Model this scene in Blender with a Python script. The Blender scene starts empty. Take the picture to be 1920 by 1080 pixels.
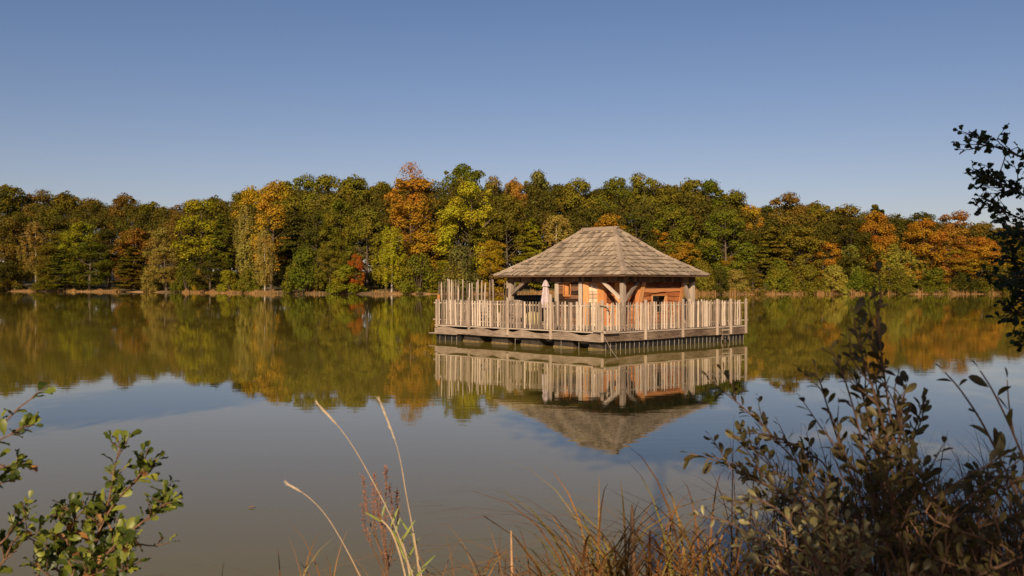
import bpy, math, random
import numpy as np
from mathutils import Vector, Matrix
random.seed(7)
SC = bpy.context.scene
COL = SC.collection
F = 1780.0; CAMZ = 2.24; HZ = 534.0
rad = math.radians
def P(px, py, d): return Vector(((px-960)/F*d, d, CAMZ-(py-HZ)/F*d))
U = random.uniform
# ------------------------------------------------------------------ materials
def new_mat(name):
    m = bpy.data.materials.new(name); m.use_nodes = True
    nt = m.node_tree; nt.nodes.clear()
    out = nt.nodes.new('ShaderNodeOutputMaterial')
    return m, nt, out
def N(nt, t, **kw):
    n = nt.nodes.new(t)
    for k, v in kw.items(): setattr(n, k, v)
    return n
def ramp(nt, stops, fac):
    r = N(nt, 'ShaderNodeValToRGB'); e = r.color_ramp.elements
    while len(e) < len(stops): e.new(.5)
    for i, (p, c) in enumerate(stops):
        e[i].position = p; e[i].color = (*c, 1)
    nt.links.new(fac, r.inputs[0]); return r.outputs[0]
def wood(name, stops, rough=.85, grain=(9, 9, 1.2), bump=.35, island=.6):
    """weathered timber: tone per board, grain along the board's long axis (UV-free, object space)"""
    m, nt, out = new_mat(name)
    b = N(nt, 'ShaderNodeBsdfPrincipled'); b.inputs['Roughness'].default_value = rough
    b.inputs['Specular IOR Level'].default_value = .25
    tc = N(nt, 'ShaderNodeTexCoord'); mp = N(nt, 'ShaderNodeMapping'); mp.inputs['Scale'].default_value = grain
    nt.links.new(tc.outputs['Object'], mp.inputs[0])
    n1 = N(nt, 'ShaderNodeTexNoise'); n1.inputs['Scale'].default_value = 3; n1.inputs['Detail'].default_value = 6; n1.inputs['Roughness'].default_value = .65
    nt.links.new(mp.outputs[0], n1.inputs['Vector'])
    n2 = N(nt, 'ShaderNodeTexNoise'); n2.inputs['Scale'].default_value = 1.3; n2.inputs['Detail'].default_value = 3
    nt.links.new(tc.outputs['Object'], n2.inputs['Vector'])
    g = N(nt, 'ShaderNodeNewGeometry'); oi = N(nt, 'ShaderNodeObjectInfo')
    a = N(nt, 'ShaderNodeMath', operation='ADD'); nt.links.new(g.outputs['Random Per Island'], a.inputs[0]); nt.links.new(oi.outputs['Random'], a.inputs[1])
    fr = N(nt, 'ShaderNodeMath', operation='FRACT'); nt.links.new(a.outputs[0], fr.inputs[0])
    mx = N(nt, 'ShaderNodeMix'); mx.inputs[0].default_value = island
    nt.links.new(n1.outputs[0], mx.inputs[2]); nt.links.new(fr.outputs[0], mx.inputs[3])
    mx2 = N(nt, 'ShaderNodeMix'); mx2.inputs[0].default_value = .3
    nt.links.new(mx.outputs[0], mx2.inputs[2]); nt.links.new(n2.outputs[0], mx2.inputs[3])
    mrr = N(nt, 'ShaderNodeMapRange'); mrr.inputs[1].default_value = .27; mrr.inputs[2].default_value = .73; nt.links.new(mx2.outputs[0], mrr.inputs[0])
    c = ramp(nt, stops, mrr.outputs[0]); nt.links.new(c, b.inputs['Base Color'])
    bp = N(nt, 'ShaderNodeBump'); bp.inputs['Strength'].default_value = bump; bp.inputs['Distance'].default_value = .01
    nt.links.new(n1.outputs[0], bp.inputs['Height']); nt.links.new(bp.outputs[0], b.inputs['Normal'])
    nt.links.new(b.outputs[0], out.inputs[0]); return m
def plain(name, col, rough=.7, vary=.25, scale=6, coat=0):
    m, nt, out = new_mat(name)
    b = N(nt, 'ShaderNodeBsdfPrincipled'); b.inputs['Roughness'].default_value = rough
    tc = N(nt, 'ShaderNodeTexCoord'); n = N(nt, 'ShaderNodeTexNoise'); n.inputs['Scale'].default_value = scale; n.inputs['Detail'].default_value = 5
    nt.links.new(tc.outputs['Object'], n.inputs['Vector'])
    lo = tuple(c*(1-vary) for c in col); hi = tuple(min(1, c*(1+vary)) for c in col)
    nt.links.new(ramp(nt, [(.3, lo), (.7, hi)], n.outputs[0]), b.inputs['Base Color'])
    nt.links.new(b.outputs[0], out.inputs[0]); return m
def leafmat(name, use_obj=True, stops=None, trans=.28, rough=.6, patch=.22, gloss=True, var=.2):
    """foliage: object colour (or a ramp) varied per leaf and in soft patches; thin translucent leaves"""
    m, nt, out = new_mat(name)
    g = N(nt, 'ShaderNodeNewGeometry'); tc = N(nt, 'ShaderNodeTexCoord')
    n = N(nt, 'ShaderNodeTexNoise'); n.inputs['Scale'].default_value = patch; n.inputs['Detail'].default_value = 3
    oi = N(nt, 'ShaderNodeObjectInfo')
    off = N(nt, 'ShaderNodeVectorMath', operation='SCALE'); off.inputs[0].default_value = (37, 53, 11); nt.links.new(oi.outputs['Random'], off.inputs['Scale'])
    ad = N(nt, 'ShaderNodeVectorMath', operation='ADD'); nt.links.new(tc.outputs['Object'], ad.inputs[0]); nt.links.new(off.outputs[0], ad.inputs[1])
    nt.links.new(ad.outputs[0], n.inputs['Vector'])
    if use_obj:
        hs = N(nt, 'ShaderNodeHueSaturation'); nt.links.new(oi.outputs['Color'], hs.inputs['Color'])
        mr = N(nt, 'ShaderNodeMapRange'); mr.inputs[1].default_value = .3; mr.inputs[2].default_value = .7
        mr.inputs[3].default_value = .478; mr.inputs[4].default_value = .522
        nt.links.new(n.outputs[0], mr.inputs[0]); nt.links.new(mr.outputs[0], hs.inputs['Hue'])
        mv = N(nt, 'ShaderNodeMapRange'); mv.inputs[3].default_value = 1-var; mv.inputs[4].default_value = 1+var
        nt.links.new(g.outputs['Random Per Island'], mv.inputs[0]); nt.links.new(mv.outputs[0], hs.inputs['Value'])
        nb_ = N(nt, 'ShaderNodeTexNoise'); nb_.inputs['Scale'].default_value = .34; nb_.inputs['Detail'].default_value = 4
        nt.links.new(ad.outputs[0], nb_.inputs['Vector'])
        mk = N(nt, 'ShaderNodeMapRange'); mk.inputs[1].default_value = .52; mk.inputs[2].default_value = .68; mk.inputs[4].default_value = .32; nt.links.new(nb_.outputs[0], mk.inputs[0])
        wm = N(nt, 'ShaderNodeMix', data_type='RGBA'); nt.links.new(mk.outputs[0], wm.inputs[0]); nt.links.new(hs.outputs[0], wm.inputs[6]); wm.inputs[7].default_value = (.40, .25, .026, 1)
        col = wm.outputs[2]
    else:
        mx = N(nt, 'ShaderNodeMix'); mx.inputs[0].default_value = .75
        nt.links.new(n.outputs[0], mx.inputs[2]); nt.links.new(g.outputs['Random Per Island'], mx.inputs[3])
        col = ramp(nt, stops, mx.outputs[0])
    d = N(nt, 'ShaderNodeBsdfDiffuse'); t = N(nt, 'ShaderNodeBsdfTranslucent')
    nt.links.new(col, d.inputs[0]); nt.links.new(col, t.inputs[0])
    ms = N(nt, 'ShaderNodeMixShader'); ms.inputs[0].default_value = trans
    nt.links.new(d.outputs[0], ms.inputs[1]); nt.links.new(t.outputs[0], ms.inputs[2])
    o = ms.outputs[0]
    if gloss:
        gl = N(nt, 'ShaderNodeBsdfGlossy'); gl.inputs['Roughness'].default_value = .45; gl.inputs[0].default_value = (.5, .5, .5, 1)
        m2 = N(nt, 'ShaderNodeMixShader'); m2.inputs[0].default_value = .05
        nt.links.new(o, m2.inputs[1]); nt.links.new(gl.outputs[0], m2.inputs[2]); o = m2.outputs[0]
    nt.links.new(o, out.inputs[0]); return m

M = {}
M['grey'] = wood('weathered_grey_wood', [(.05, (.11, .082, .062)), (.45, (.35, .27, .21)), (.95, (.60, .49, .39))])
M['post'] = wood('post_wood', [(.1, (.22, .165, .125)), (.5, (.38, .295, .23)), (.9, (.52, .41, .32))], island=.35)
M['shake'] = wood('roof_shake_wood', [(.05, (.15, .112, .078)), (.45, (.32, .245, .172)), (.95, (.52, .41, .295))], grain=(9, 9, 3), island=.5)
M['shake_cap'] = wood('roof_cap_wood', [(.1, (.24, .18, .13)), (.9, (.42, .33, .24))], grain=(4, 4, 4), island=.4)
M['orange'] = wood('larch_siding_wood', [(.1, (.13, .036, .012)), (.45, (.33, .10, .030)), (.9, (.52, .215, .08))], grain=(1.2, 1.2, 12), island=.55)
M['bright'] = wood('fresh_larch_wood', [(.1, (.36, .14, .045)), (.5, (.54, .235, .08)), (.9, (.70, .40, .19))], grain=(10, 10, 1.2), island=.35)
M['pale'] = wood('pale_siding_wood', [(.1, (.36, .22, .13)), (.5, (.58, .40, .27)), (.9, (.76, .60, .44))], grain=(1.2, 1.2, 12), island=.4)
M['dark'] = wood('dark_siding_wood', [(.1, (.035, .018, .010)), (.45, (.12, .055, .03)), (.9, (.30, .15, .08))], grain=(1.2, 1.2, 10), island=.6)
M['soffit'] = wood('shade_dark_eaves_wood', [(.1, (.05, .03, .018)), (.5, (.12, .07, .04)), (.9, (.22, .12, .07))], grain=(3, 3, 3), island=.6)  # dark tone paints in the shade under the eaves
M['fascia_l'] = wood('live_edge_plank', [(.05, (.13, .09, .065)), (.5, (.33, .25, .19)), (.95, (.52, .42, .33))], grain=(5, 1.0, 6), island=.2)
M['fascia_r'] = wood('dark_plank', [(.1, (.05, .03, .02)), (.5, (.12, .078, .052)), (.9, (.30, .22, .16))], grain=(.9, 5, 7), island=.2)
M['deck'] = wood('deck_board_wood', [(.1, (.2, .15, .11)), (.5, (.36, .28, .21)), (.9, (.5, .4, .31))], grain=(1, 10, 10), island=.5)
M['black'] = plain('black_plastic', (.018, .015, .012), .55, .4, 5)
M['float'] = plain('float_hull', (.045, .035, .026), .6, .5, 4)
M['algae'] = plain('waterline_scum', (.19, .13, .055), .8, .5, 9)
M['strap'] = plain('pale_strap', (.33, .29, .24), .7, .3, 9)
M['fabric'] = plain('parasol_fabric', (.52, .42, .43), .9, .12, 7)
M['pouf'] = plain('pouf_fabric', (.50, .40, .17), .95, .2, 8)
M['cushion'] = plain('orange_fabric', (.42, .17, .05), .9, .15, 8)
M['glass'] = plain('window_glass', (.012, .01, .01), .12, .2, 4)
M['green'] = plain('green_strap', (.035, .06, .03), .8, .3, 9)
M['rope'] = plain('rope', (.35, .29, .21), .9, .2, 30)
M['white'] = plain('white_paint', (.74, .68, .6), .6, .08, 9)
M['bark'] = wood('bark', [(.1, (.045, .03, .02)), (.5, (.11, .08, .055)), (.9, (.19, .145, .10))], grain=(4, 4, 1), island=.1)
M['palebark'] = wood('pale_bark', [(.25, (.10, .075, .055)), (.42, (.38, .33, .27)), (.9, (.58, .52, .45))], grain=(1, 1, 3), island=.05)
M['twig'] = wood('twig_bark', [(.1, (.07, .04, .028)), (.5, (.16, .09, .055)), (.9, (.26, .15, .09))], grain=(20, 20, 5), island=.1)
M['leaf'] = leafmat('tree_foliage', gloss=False)
M['alder'] = leafmat('alder_leaves', False, [(.1, (.025, .040, .008)), (.45, (.095, .125, .016)), (.8, (.24, .26, .035)), (.97, (.36, .32, .06))], trans=.25, patch=40)
M['dryleaf'] = leafmat('dry_leaves', False, [(.1, (.16, .07, .03)), (.5, (.36, .17, .05)), (.9, (.52, .30, .12))], trans=.2, patch=28)
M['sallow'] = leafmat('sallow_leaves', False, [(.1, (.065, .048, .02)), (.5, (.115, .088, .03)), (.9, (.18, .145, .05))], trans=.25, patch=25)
M['sallow_lit'] = leafmat('painted_lit_sallow_leaves', False, [(.1, (.12, .10, .04)), (.5, (.26, .22, .09)), (.9, (.42, .37, .17))], trans=.25, patch=25)  # paler copy of the sallow leaves, sunlight put into the colour
M['dkalder'] = leafmat('shade_dark_alder_leaves', False, [(.1, (.02, .03, .010)), (.5, (.035, .05, .014)), (.9, (.06, .075, .02))], trans=.12, patch=3)  # alder leaves darkened to paint the shade on the overhanging tree
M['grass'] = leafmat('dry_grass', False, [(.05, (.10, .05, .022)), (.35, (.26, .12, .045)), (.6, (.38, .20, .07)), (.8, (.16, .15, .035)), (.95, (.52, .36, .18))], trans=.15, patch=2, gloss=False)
M['sedge'] = leafmat('shade_dark_sedge', False, [(.05, (.08, .04, .022)), (.4, (.2, .10, .05)), (.7, (.28, .16, .075)), (.95, (.15, .13, .04))], trans=.15, patch=2, gloss=False)  # grass tones darkened to paint the shade at the lower right
M['reed'] = leafmat('shore_reeds', False, [(.1, (.13, .08, .03)), (.4, (.27, .145, .055)), (.7, (.36, .20, .08)), (.9, (.15, .14, .04))], trans=.15, patch=.15, gloss=False)
M['straw'] = plain('straw', (.44, .32, .20), .8, .2, 30)
M['seed'] = plain('seed_head', (.46, .355, .255), .95, .2, 60)
M['dock'] = plain('dock_seed', (.30, .125, .06), .95, .45, 60)
M['stake'] = plain('split_stake', (.46, .27, .14), .85, .35, 20)
M['cane'] = leafmat('green_cane_leaf', False, [(.1, (.16, .22, .03)), (.9, (.36, .38, .09))], trans=.25, patch=4)

# ------------------------------------------------------------------ object helpers
def mesh_np(name, V, Fc, nper):
    V = np.asarray(V, dtype=np.float32).reshape(-1, 3); Fc = np.asarray(Fc, dtype=np.int32).reshape(-1)
    me = bpy.data.meshes.new(name); n = len(Fc)//nper
    me.vertices.add(len(V)); me.vertices.foreach_set('co', V.ravel())
    me.loops.add(len(Fc)); me.loops.foreach_set('vertex_index', Fc)
    me.polygons.add(n); me.polygons.foreach_set('loop_start', np.arange(n, dtype=np.int32)*nper)
    try: me.polygons.foreach_set('loop_total', np.full(n, nper, dtype=np.int32))
    except Exception: pass
    me.update(calc_edges=True); return me
class MB:
    def __init__(s): s.v = []; s.f = []
    def add(s, vs, fs):
        o = len(s.v); s.v += [tuple(v) for v in vs]; s.f += [tuple(i+o for i in f) for f in fs]
    def box(s, a, b):
        x0, y0, z0 = a; x1, y1, z1 = b
        s.add([(x0,y0,z0),(x1,y0,z0),(x1,y1,z0),(x0,y1,z0),(x0,y0,z1),(x1,y0,z1),(x1,y1,z1),(x0,y1,z1)],
              [(0,3,2,1),(4,5,6,7),(0,1,5,4),(1,2,6,5),(2,3,7,6),(3,0,4,7)])
    def hexa(s, p):   # 8 points: bottom ring 0-3, top ring 4-7
        s.add(p, [(0,3,2,1),(4,5,6,7),(0,1,5,4),(1,2,6,5),(2,3,7,6),(3,0,4,7)])
    def bar(s, a, b, w, h=None, up=(0,0,1)):
        a = Vector(a); b = Vector(b); h = h or w; d = (b-a).normalized(); up = Vector(up)
        if abs(d.dot(up)) > .97: up = Vector((1,0,0))
        x = d.cross(up).normalized()*w/2; y = x.cross(d).normalized()*h/2
        s.hexa([a-x-y, a+x-y, a+x+y, a-x+y, b-x-y, b+x-y, b+x+y, b-x+y])
    def tube(s, pts, rs, n=6):
        pts = [Vector(p) for p in pts]; o = len(s.v); k = len(pts)
        if not hasattr(rs, '__len__'): rs = [rs]*k
        ref = Vector((.31,.17,.93)).normalized()
        for i, p in enumerate(pts):
            d = (pts[min(i+1,k-1)]-pts[max(i-1,0)]).normalized()
            if abs(d.dot(ref)) > .98: ref = Vector((1,0,0))
            x = d.cross(ref).normalized(); y = x.cross(d).normalized()
            for j in range(n):
                a = 2*math.pi*j/n; s.v.append(tuple(p+(x*math.cos(a)+y*math.sin(a))*rs[i]))
        for i in range(k-1):
            for j in range(n):
                s.f.append((o+i*n+j, o+i*n+(j+1)%n, o+(i+1)*n+(j+1)%n, o+(i+1)*n+j))
        s.f.append(tuple(o+j for j in range(n))[::-1]); s.f.append(tuple(o+(k-1)*n+j for j in range(n)))
    def lathe(s, prof, n=12, c=(0,0,0), flute=0):
        o = len(s.v)
        for r, z in prof:
            for j in range(n):
                a = 2*math.pi*j/n; rr = r*(1+flute*(-1)**j); s.v.append((c[0]+rr*math.cos(a), c[1]+rr*math.sin(a), c[2]+z))
        for i in range(len(prof)-1):
            for j in range(n): s.f.append((o+i*n+j, o+i*n+(j+1)%n, o+(i+1)*n+(j+1)%n, o+(i+1)*n+j))
        s.f.append(tuple(o+j for j in range(n))[::-1]); s.f.append(tuple(o+(len(prof)-1)*n+j for j in range(n)))
    def mesh(s, name):
        me = bpy.data.meshes.new(name); me.from_pydata(s.v, [], s.f); me.update(); return me
def link(name, me, mat, parent=None, loc=(0,0,0), rotz=0, smooth=False):
    if isinstance(me, MB): me = me.mesh(name)
    if mat is not None and not me.materials: me.materials.append(mat)
    if smooth:
        me.polygons.foreach_set('use_smooth', [True]*len(me.polygons))
    o = bpy.data.objects.new(name, me); COL.objects.link(o); o.location = loc; o.rotation_euler = (0,0,rotz)
    if parent: o.parent = parent
    return o
def tag(o, label, cat, group=None, kind=None):
    if label: o['label'] = label
    if cat: o['category'] = cat
    if group: o['group'] = group
    if kind: o['kind'] = kind
    return o
def thing(name, label, cat, loc=(0,0,0), rotz=0, group=None):
    o = bpy.data.objects.new(name, None); COL.objects.link(o); o.location = loc; o.rotation_euler = (0,0,rotz)
    return tag(o, label, cat, group)

# ------------------------------------------------------------------ terrain and water
def shore_y(x):
    return float(np.interp(x, [-900,-420,-300,-179,-121,-82,-67,-50,-33,0,47,108,160,320,900], [120,260,340,330,298,262,246,234,228,228,222,228,226,150,-40]))
def ground_z(x, y):
    d = y-shore_y(x)
    if d > -30:
        if d < 0: zf = -1.5*min(1, -d/8)+.12*max(0, 1+d/2)
        else: zf = .12+.45*(1-math.exp(-d/2.5))+.055*max(0, min(d, 140)-6)
    else: zf = -1.5
    e = 5.6+.25*math.sin(x*1.3)+.15*math.sin(x*3.1)-max(0, (abs(x)-25)*.02)      # near bank edge
    zn = float(np.interp(y-e, [-5.5,-2,-.8,0,2,5], [.82,.70,.45,.03,-.7,-1.5]))
    return max(zf, zn)
xs = sorted(set([round(math.sinh(t)*2.2, 3) for t in np.linspace(-6.6, 6.6, 150)]))
vs = []; rows = []
near = [-900,-200,-60,-20,-8,-3,-1,0,1,2,2.6,3.2,3.8,4.3,4.7,5,5.3,5.6,5.9,6.3,7,8,10,13,20]
far = [-20,-10,-5,-2,-1,0,.6,1.3,2.2,3.5,6,10,16,25,40,60,85,110,146,200,400,1500]
G = MB(); nc = len(xs)
for y in near: G.v += [(x, y, ground_z(x, y)) for x in xs]
for d in far:
    for x in xs:
        y = max(shore_y(x)+d, 21+(d+20)*.01)
        G.v.append((x, y, ground_z(x, y)+(.1*math.sin(x*.9)*math.sin(x*.37) if -1 < d < 5 else 0)))
nr = len(near)+len(far)
for r in range(nr-1):
    for c in range(nc-1):
        a = r*nc+c; G.f.append((a, a+1, a+nc+1, a+nc))
m, nt, out = new_mat('ground_soil')
b = N(nt, 'ShaderNodeBsdfPrincipled'); b.inputs['Roughness'].default_value = .95
tc = N(nt, 'ShaderNodeTexCoord'); n1 = N(nt, 'ShaderNodeTexNoise'); n1.inputs['Scale'].default_value = .25; n1.inputs['Detail'].default_value = 8
nt.links.new(tc.outputs['Object'], n1.inputs['Vector'])
soil = ramp(nt, [(.3, (.12, .075, .03)), (.5, (.16, .12, .04)), (.7, (.09, .085, .02))], n1.outputs[0])
n3 = N(nt, 'ShaderNodeTexNoise'); n3.inputs['Scale'].default_value = .06; n3.inputs['Detail'].default_value = 4; nt.links.new(tc.outputs['Object'], n3.inputs['Vector'])
sand = ramp(nt, [(.44, (.07, .045, .02)), (.52, (.24, .13, .06)), (.62, (.42, .235, .105)), (.8, (.30, .20, .08))], n3.outputs[0])
sx = N(nt, 'ShaderNodeSeparateXYZ'); nt.links.new(tc.outputs['Object'], sx.inputs[0])
mr = N(nt, 'ShaderNodeMapRange'); mr.inputs[1].default_value = .22; mr.inputs[2].default_value = .42; nt.links.new(sx.outputs[2], mr.inputs[0])
mx = N(nt, 'ShaderNodeMix', data_type='RGBA'); nt.links.new(mr.outputs[0], mx.inputs[0]); nt.links.new(sand, mx.inputs[6]); nt.links.new(soil, mx.inputs[7])
nt.links.new(mx.outputs[2], b.inputs['Base Color']); nt.links.new(b.outputs[0], out.inputs[0])
tag(link('ground', G, m, smooth=True), 'grassy lake banks and wooded slope around the water', 'ground', kind='structure')

m, nt, out = new_mat('lake_water')
b = N(nt, 'ShaderNodeBsdfPrincipled'); b.inputs['IOR'].default_value = 1.285; b.inputs['Specular Tint'].default_value = (.99, .935, .80, 1); b.inputs['Roughness'].default_value = .012
tc = N(nt, 'ShaderNodeTexCoord')
n0 = N(nt, 'ShaderNodeTexNoise'); n0.inputs['Scale'].default_value = .05; n0.inputs['Detail'].default_value = 3
nt.links.new(tc.outputs['Object'], n0.inputs['Vector'])
nt.links.new(ramp(nt, [(.35, (.168, .130, .020)), (.65, (.195, .152, .024))], n0.outputs[0]), b.inputs['Base Color'])
mp = N(nt, 'ShaderNodeMapping'); mp.inputs['Scale'].default_value = (.55, 1.5, 1); nt.links.new(tc.outputs['Object'], mp.inputs[0])
n1 = N(nt, 'ShaderNodeTexNoise'); n1.inputs['Scale'].default_value = 2.2; n1.inputs['Detail'].default_value = 3; nt.links.new(mp.outputs[0], n1.inputs['Vector'])
n2 = N(nt, 'ShaderNodeTexNoise'); n2.inputs['Scale'].default_value = .09; n2.inputs['Detail'].default_value = 2; nt.links.new(tc.outputs['Object'], n2.inputs['Vector'])
mr = N(nt, 'ShaderNodeMapRange'); mr.inputs[1].default_value = .4; mr.inputs[2].default_value = .7; mr.inputs[3].default_value = .25; mr.inputs[4].default_value = 1.0
nt.links.new(n2.outputs[0], mr.inputs[0])
bp = N(nt, 'ShaderNodeBump'); bp.inputs['Distance'].default_value = .0034
ml = N(nt, 'ShaderNodeMath', operation='MULTIPLY'); ml.inputs[1].default_value = .5; nt.links.new(mr.outputs[0], ml.inputs[0]); nt.links.new(ml.outputs[0], bp.inputs['Strength'])
nt.links.new(n1.outputs[0], bp.inputs['Height']); nt.links.new(bp.outputs[0], b.inputs['Normal'])
nt.links.new(b.outputs[0], out.inputs[0])
W = MB(); W.add([(-1500,2,0),(1500,2,0),(1500,420,0),(-1500,420,0)], [(0,1,2,3)])
tag(link('water', W, m), 'calm murky lake surface mirroring the autumn wood', 'lake', kind='structure')

# ------------------------------------------------------------------ foliage geometry (numpy)
def leaves_np(rng, pos, nrm, size, asp=.62, jitter=.38):
    n = len(pos)
    nrm = nrm + rng.normal(0, jitter, (n, 3)); nrm /= np.linalg.norm(nrm, axis=1, keepdims=True)+1e-9
    t = np.cross(nrm, rng.normal(0, 1, (n, 3))); t /= np.linalg.norm(t, axis=1, keepdims=True)+1e-9
    b = np.cross(nrm, t)
    s = (size*rng.uniform(.55, 1.35, n))[:, None]
    fold = nrm*s*.25
    V = np.stack([pos-t*s, pos+b*s*asp+fold, pos+t*s, pos-b*s*asp+fold], 1)
    return V
def cloud(rng, C, R, per, size, flat=.75, shell=.55, up=.35):
    L = []
    for c, r in zip(C, R):
        k = max(8, int(per*(r**1.6)))
        d = rng.normal(0, 1, (k, 3)); d[:, 2] += up; d /= np.linalg.norm(d, axis=1, keepdims=True)
        rr = r*(shell+(1-shell)*rng.random(k)**.6)*(1+.18*rng.normal(0, 1, k))
        p = c+d*rr[:, None]*np.array([1, 1, flat]); L.append((p, d))
    p = np.concatenate([a for a, _ in L]); d = np.concatenate([a for _, a in L])
    return leaves_np(rng, p, d+np.array([0, 0, .3]), size)
def quads(name, Vs):
    V = np.concatenate([v.reshape(-1, 3) for v in Vs]); return mesh_np(name, V, np.arange(len(V)), 4)
def oak(seed, R=5.0, H=20., z0=3., nl=60, per=150, size=.205, bare=0, top=1.0, taper=0.0):
    rng = np.random.default_rng(seed); C = []; Rr = []
    for i in range(nl):
        th = rng.uniform(0, 2*math.pi); u = rng.uniform(0, 1)
        z = z0+(H-z0)*u
        prof = math.sin(math.pi*min(.985, (.16+.84*u)**.9))**.45 if not taper else (1-u)**taper*.95+.08
        rr = R*prof*(rng.uniform(.55, 1.02))
        C.append([rr*math.cos(th), rr*math.sin(th), z-rng.uniform(0, .6)]); Rr.append(rng.uniform(.55, 2.0)*(R/5)**.5)
    for i in range(int(6*top)): # top bumps break the outline
        th = rng.uniform(0, 6.28); q_ = rng.uniform(.15, .75); C.append([R*q_*math.cos(th), R*q_*math.sin(th), H-rng.uniform(.1, 1.2)-q_*1.2]); Rr.append(rng.uniform(.4, .95))
    V = [cloud(rng, np.array(C), Rr, per, size)]
    # stray twigs of leaves outside the lobes
    k = 520; th = rng.uniform(0, 6.28, k); u = rng.random(k); pr = np.sin(np.pi*np.minimum(1, (.16+.84*u)**.9))**.6 if not taper else (1-u)**taper*.95+.08
    p = np.stack([R*1.08*pr*np.cos(th), R*1.08*pr*np.sin(th), z0+(H-z0)*u*1.03], 1); V.append(leaves_np(rng, p, p*0, size))
    crown = quads('crown', V)
    t = MB(); lean = rng.uniform(-.5, .5, 2)
    t.tube([(0,0,-1), (lean[0]*.3, lean[1]*.3, H*.25), (lean[0], lean[1], H*.55), (lean[0]*1.2, lean[1]*1.2, H*.88)], [.34, .27, .18, .05], 7)
    for i in range(14):
        z = H*rng.uniform(.25, .75); th = rng.uniform(0, 6.28); l = R*rng.uniform(.5, .95)
        a = Vector((lean[0]*z/H*1.6, lean[1]*z/H*1.6, z)); e = a+Vector((l*math.cos(th), l*math.sin(th), l*rng.uniform(.4, 1.0)))
        mid = a.lerp(e, .5)+Vector((0,0,-.25)); t.tube([a, mid, e], [.13, .08, .03], 5)
        for q in range(2): t.tube([mid, mid+Vector(rng.normal(0, 1, 3))*1.3+Vector((0,0,1))], [.05, .015], 4)
    return crown, t.mesh('trunk')
def birch(seed, H=20., R=2.6, strands=220):
    rng = np.random.default_rng(seed); V = []
    for i in range(strands):
        u = rng.uniform(.15, 1); th = rng.uniform(0, 6.28); rr = R*(math.sin(math.pi*min(1, .12+.8*u)))**.7*rng.uniform(.2, 1)
        top = H*(.12+.88*u); ln = rng.uniform(1.2, 3.6)*(1.25-u*.6); k = int(ln*23)
        s = rng.random(k); p = np.stack([rr*math.cos(th)+rng.normal(0, .16, k), rr*math.sin(th)+rng.normal(0, .16, k), top-s*ln], 1)
        V.append(leaves_np(rng, p, p*0+np.array([math.cos(th), math.sin(th), .3]), .145, jitter=.8))
    t = MB(); t.tube([(0,0,-1), (.15,.1,H*.3), (-.1,.1,H*.62), (.05,0,H*.97)], [.17, .13, .085, .02], 6)
    for i in range(12):
        z = H*rng.uniform(.3, .85); th = rng.uniform(0, 6.28); l = R*.8
        t.tube([(0,0,z), (l*.6*math.cos(th), l*.6*math.sin(th), z+1.2), (l*math.cos(th), l*math.sin(th), z+1.0)], [.05, .035, .012], 4)
    return quads('crown', V), t.mesh('trunk')
def shrub(seed, R=3., H=5., per=230, size=.14, nl=52):
    rng = np.random.default_rng(seed); C = []; Rr = []
    for i in range(nl):
        th = rng.uniform(0, 6.28); u = rng.uniform(0, 1); rr = R*math.cos(u*1.45)**.7*rng.uniform(.45, .95)
        C.append([rr*math.cos(th), rr*math.sin(th), .3+H*.9*u**1.35]); Rr.append(rng.uniform(.6, 1.05)*R/3)
    t = MB()
    for i in range(6):
        th = rng.uniform(0, 6.28); t.tube([(0,0,-.5), (R*.25*math.cos(th), R*.25*math.sin(th), H*.4), (R*.5*math.cos(th), R*.5*math.sin(th), H*.85)], [.06, .04, .012], 5)
    return quads('crown', [cloud(rng, np.array(C), Rr, per*(3/R)**1.6, size, flat=.9)]), t.mesh('trunk')
def tiered(seed, R=4., H=18.):  # layered sprays reaching low, like hornbeam or beech
    rng = np.random.default_rng(seed); V = []
    for i in range(95):
        u = rng.uniform(.04, 1)**.9; th = rng.uniform(0, 6.28); L = R*(1-u)**.55*rng.uniform(.6, 1.05)+.5; z = H*u
        k = int(75*L); s = rng.random(k)**.7*L; w = rng.normal(0, .28, k)*(.5+s*.35)
        p = np.stack([s*math.cos(th)-w*math.sin(th), s*math.sin(th)+w*math.cos(th), z-.1*s*s/ max(L,.1)+rng.normal(0, .13, k)], 1)
        V.append(leaves_np(rng, p, p*0+np.array([.25*math.cos(th), .25*math.sin(th), .8]), .195, jitter=.75))
    t = MB(); t.tube([(0,0,-1), (.1,0,H*.4), (0,.1,H*.95)], [.26, .16, .03], 6)
    for i in range(16):
        z = H*rng.uniform(.1, .85); th = rng.uniform(0, 6.28); l = R*(1-z/H)**.6
        t.tube([(0,0,z), (l*math.cos(th), l*math.sin(th), z+.5)], [.06, .015], 4)
    return quads('crown', V), t.mesh('trunk')
PROTO = {
 'oak': [(oak(11), 20.), (oak(12, R=5.4, nl=66), 20.), (oak(13, R=4.6, z0=4), 20.), (oak(14, R=5.0, nl=50, size=.225), 20.)],
 'tall': [(oak(21, R=3.8, z0=5, nl=48, per=150), 20.), (oak(22, R=3.6, z0=4, nl=44, per=140, size=.2), 20.)],
 'sparse': [(oak(31, R=3.6, z0=11, nl=26, per=34, size=.16), 20.)],
 'birch': [(birch(41), 20.), (birch(42, R=2.2), 20.), (birch(43, R=3.2, strands=260), 20.)],
 'cone': [(oak(51, R=3.6, z0=.5, nl=70, taper=.75, size=.18, per=150), 14.*20/20), (oak(52, R=3.2, z0=.5, nl=64, taper=.9, size=.17, per=150), 14.)],
 'tier': [(tiered(61), 18.), (tiered(62, R=4.4), 18.)],
 'shrub': [(shrub(71), 5.), (shrub(72, R=3.3, H=5), 5.), (shrub(73, R=2.6, H=5), 5.)],
}
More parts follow.
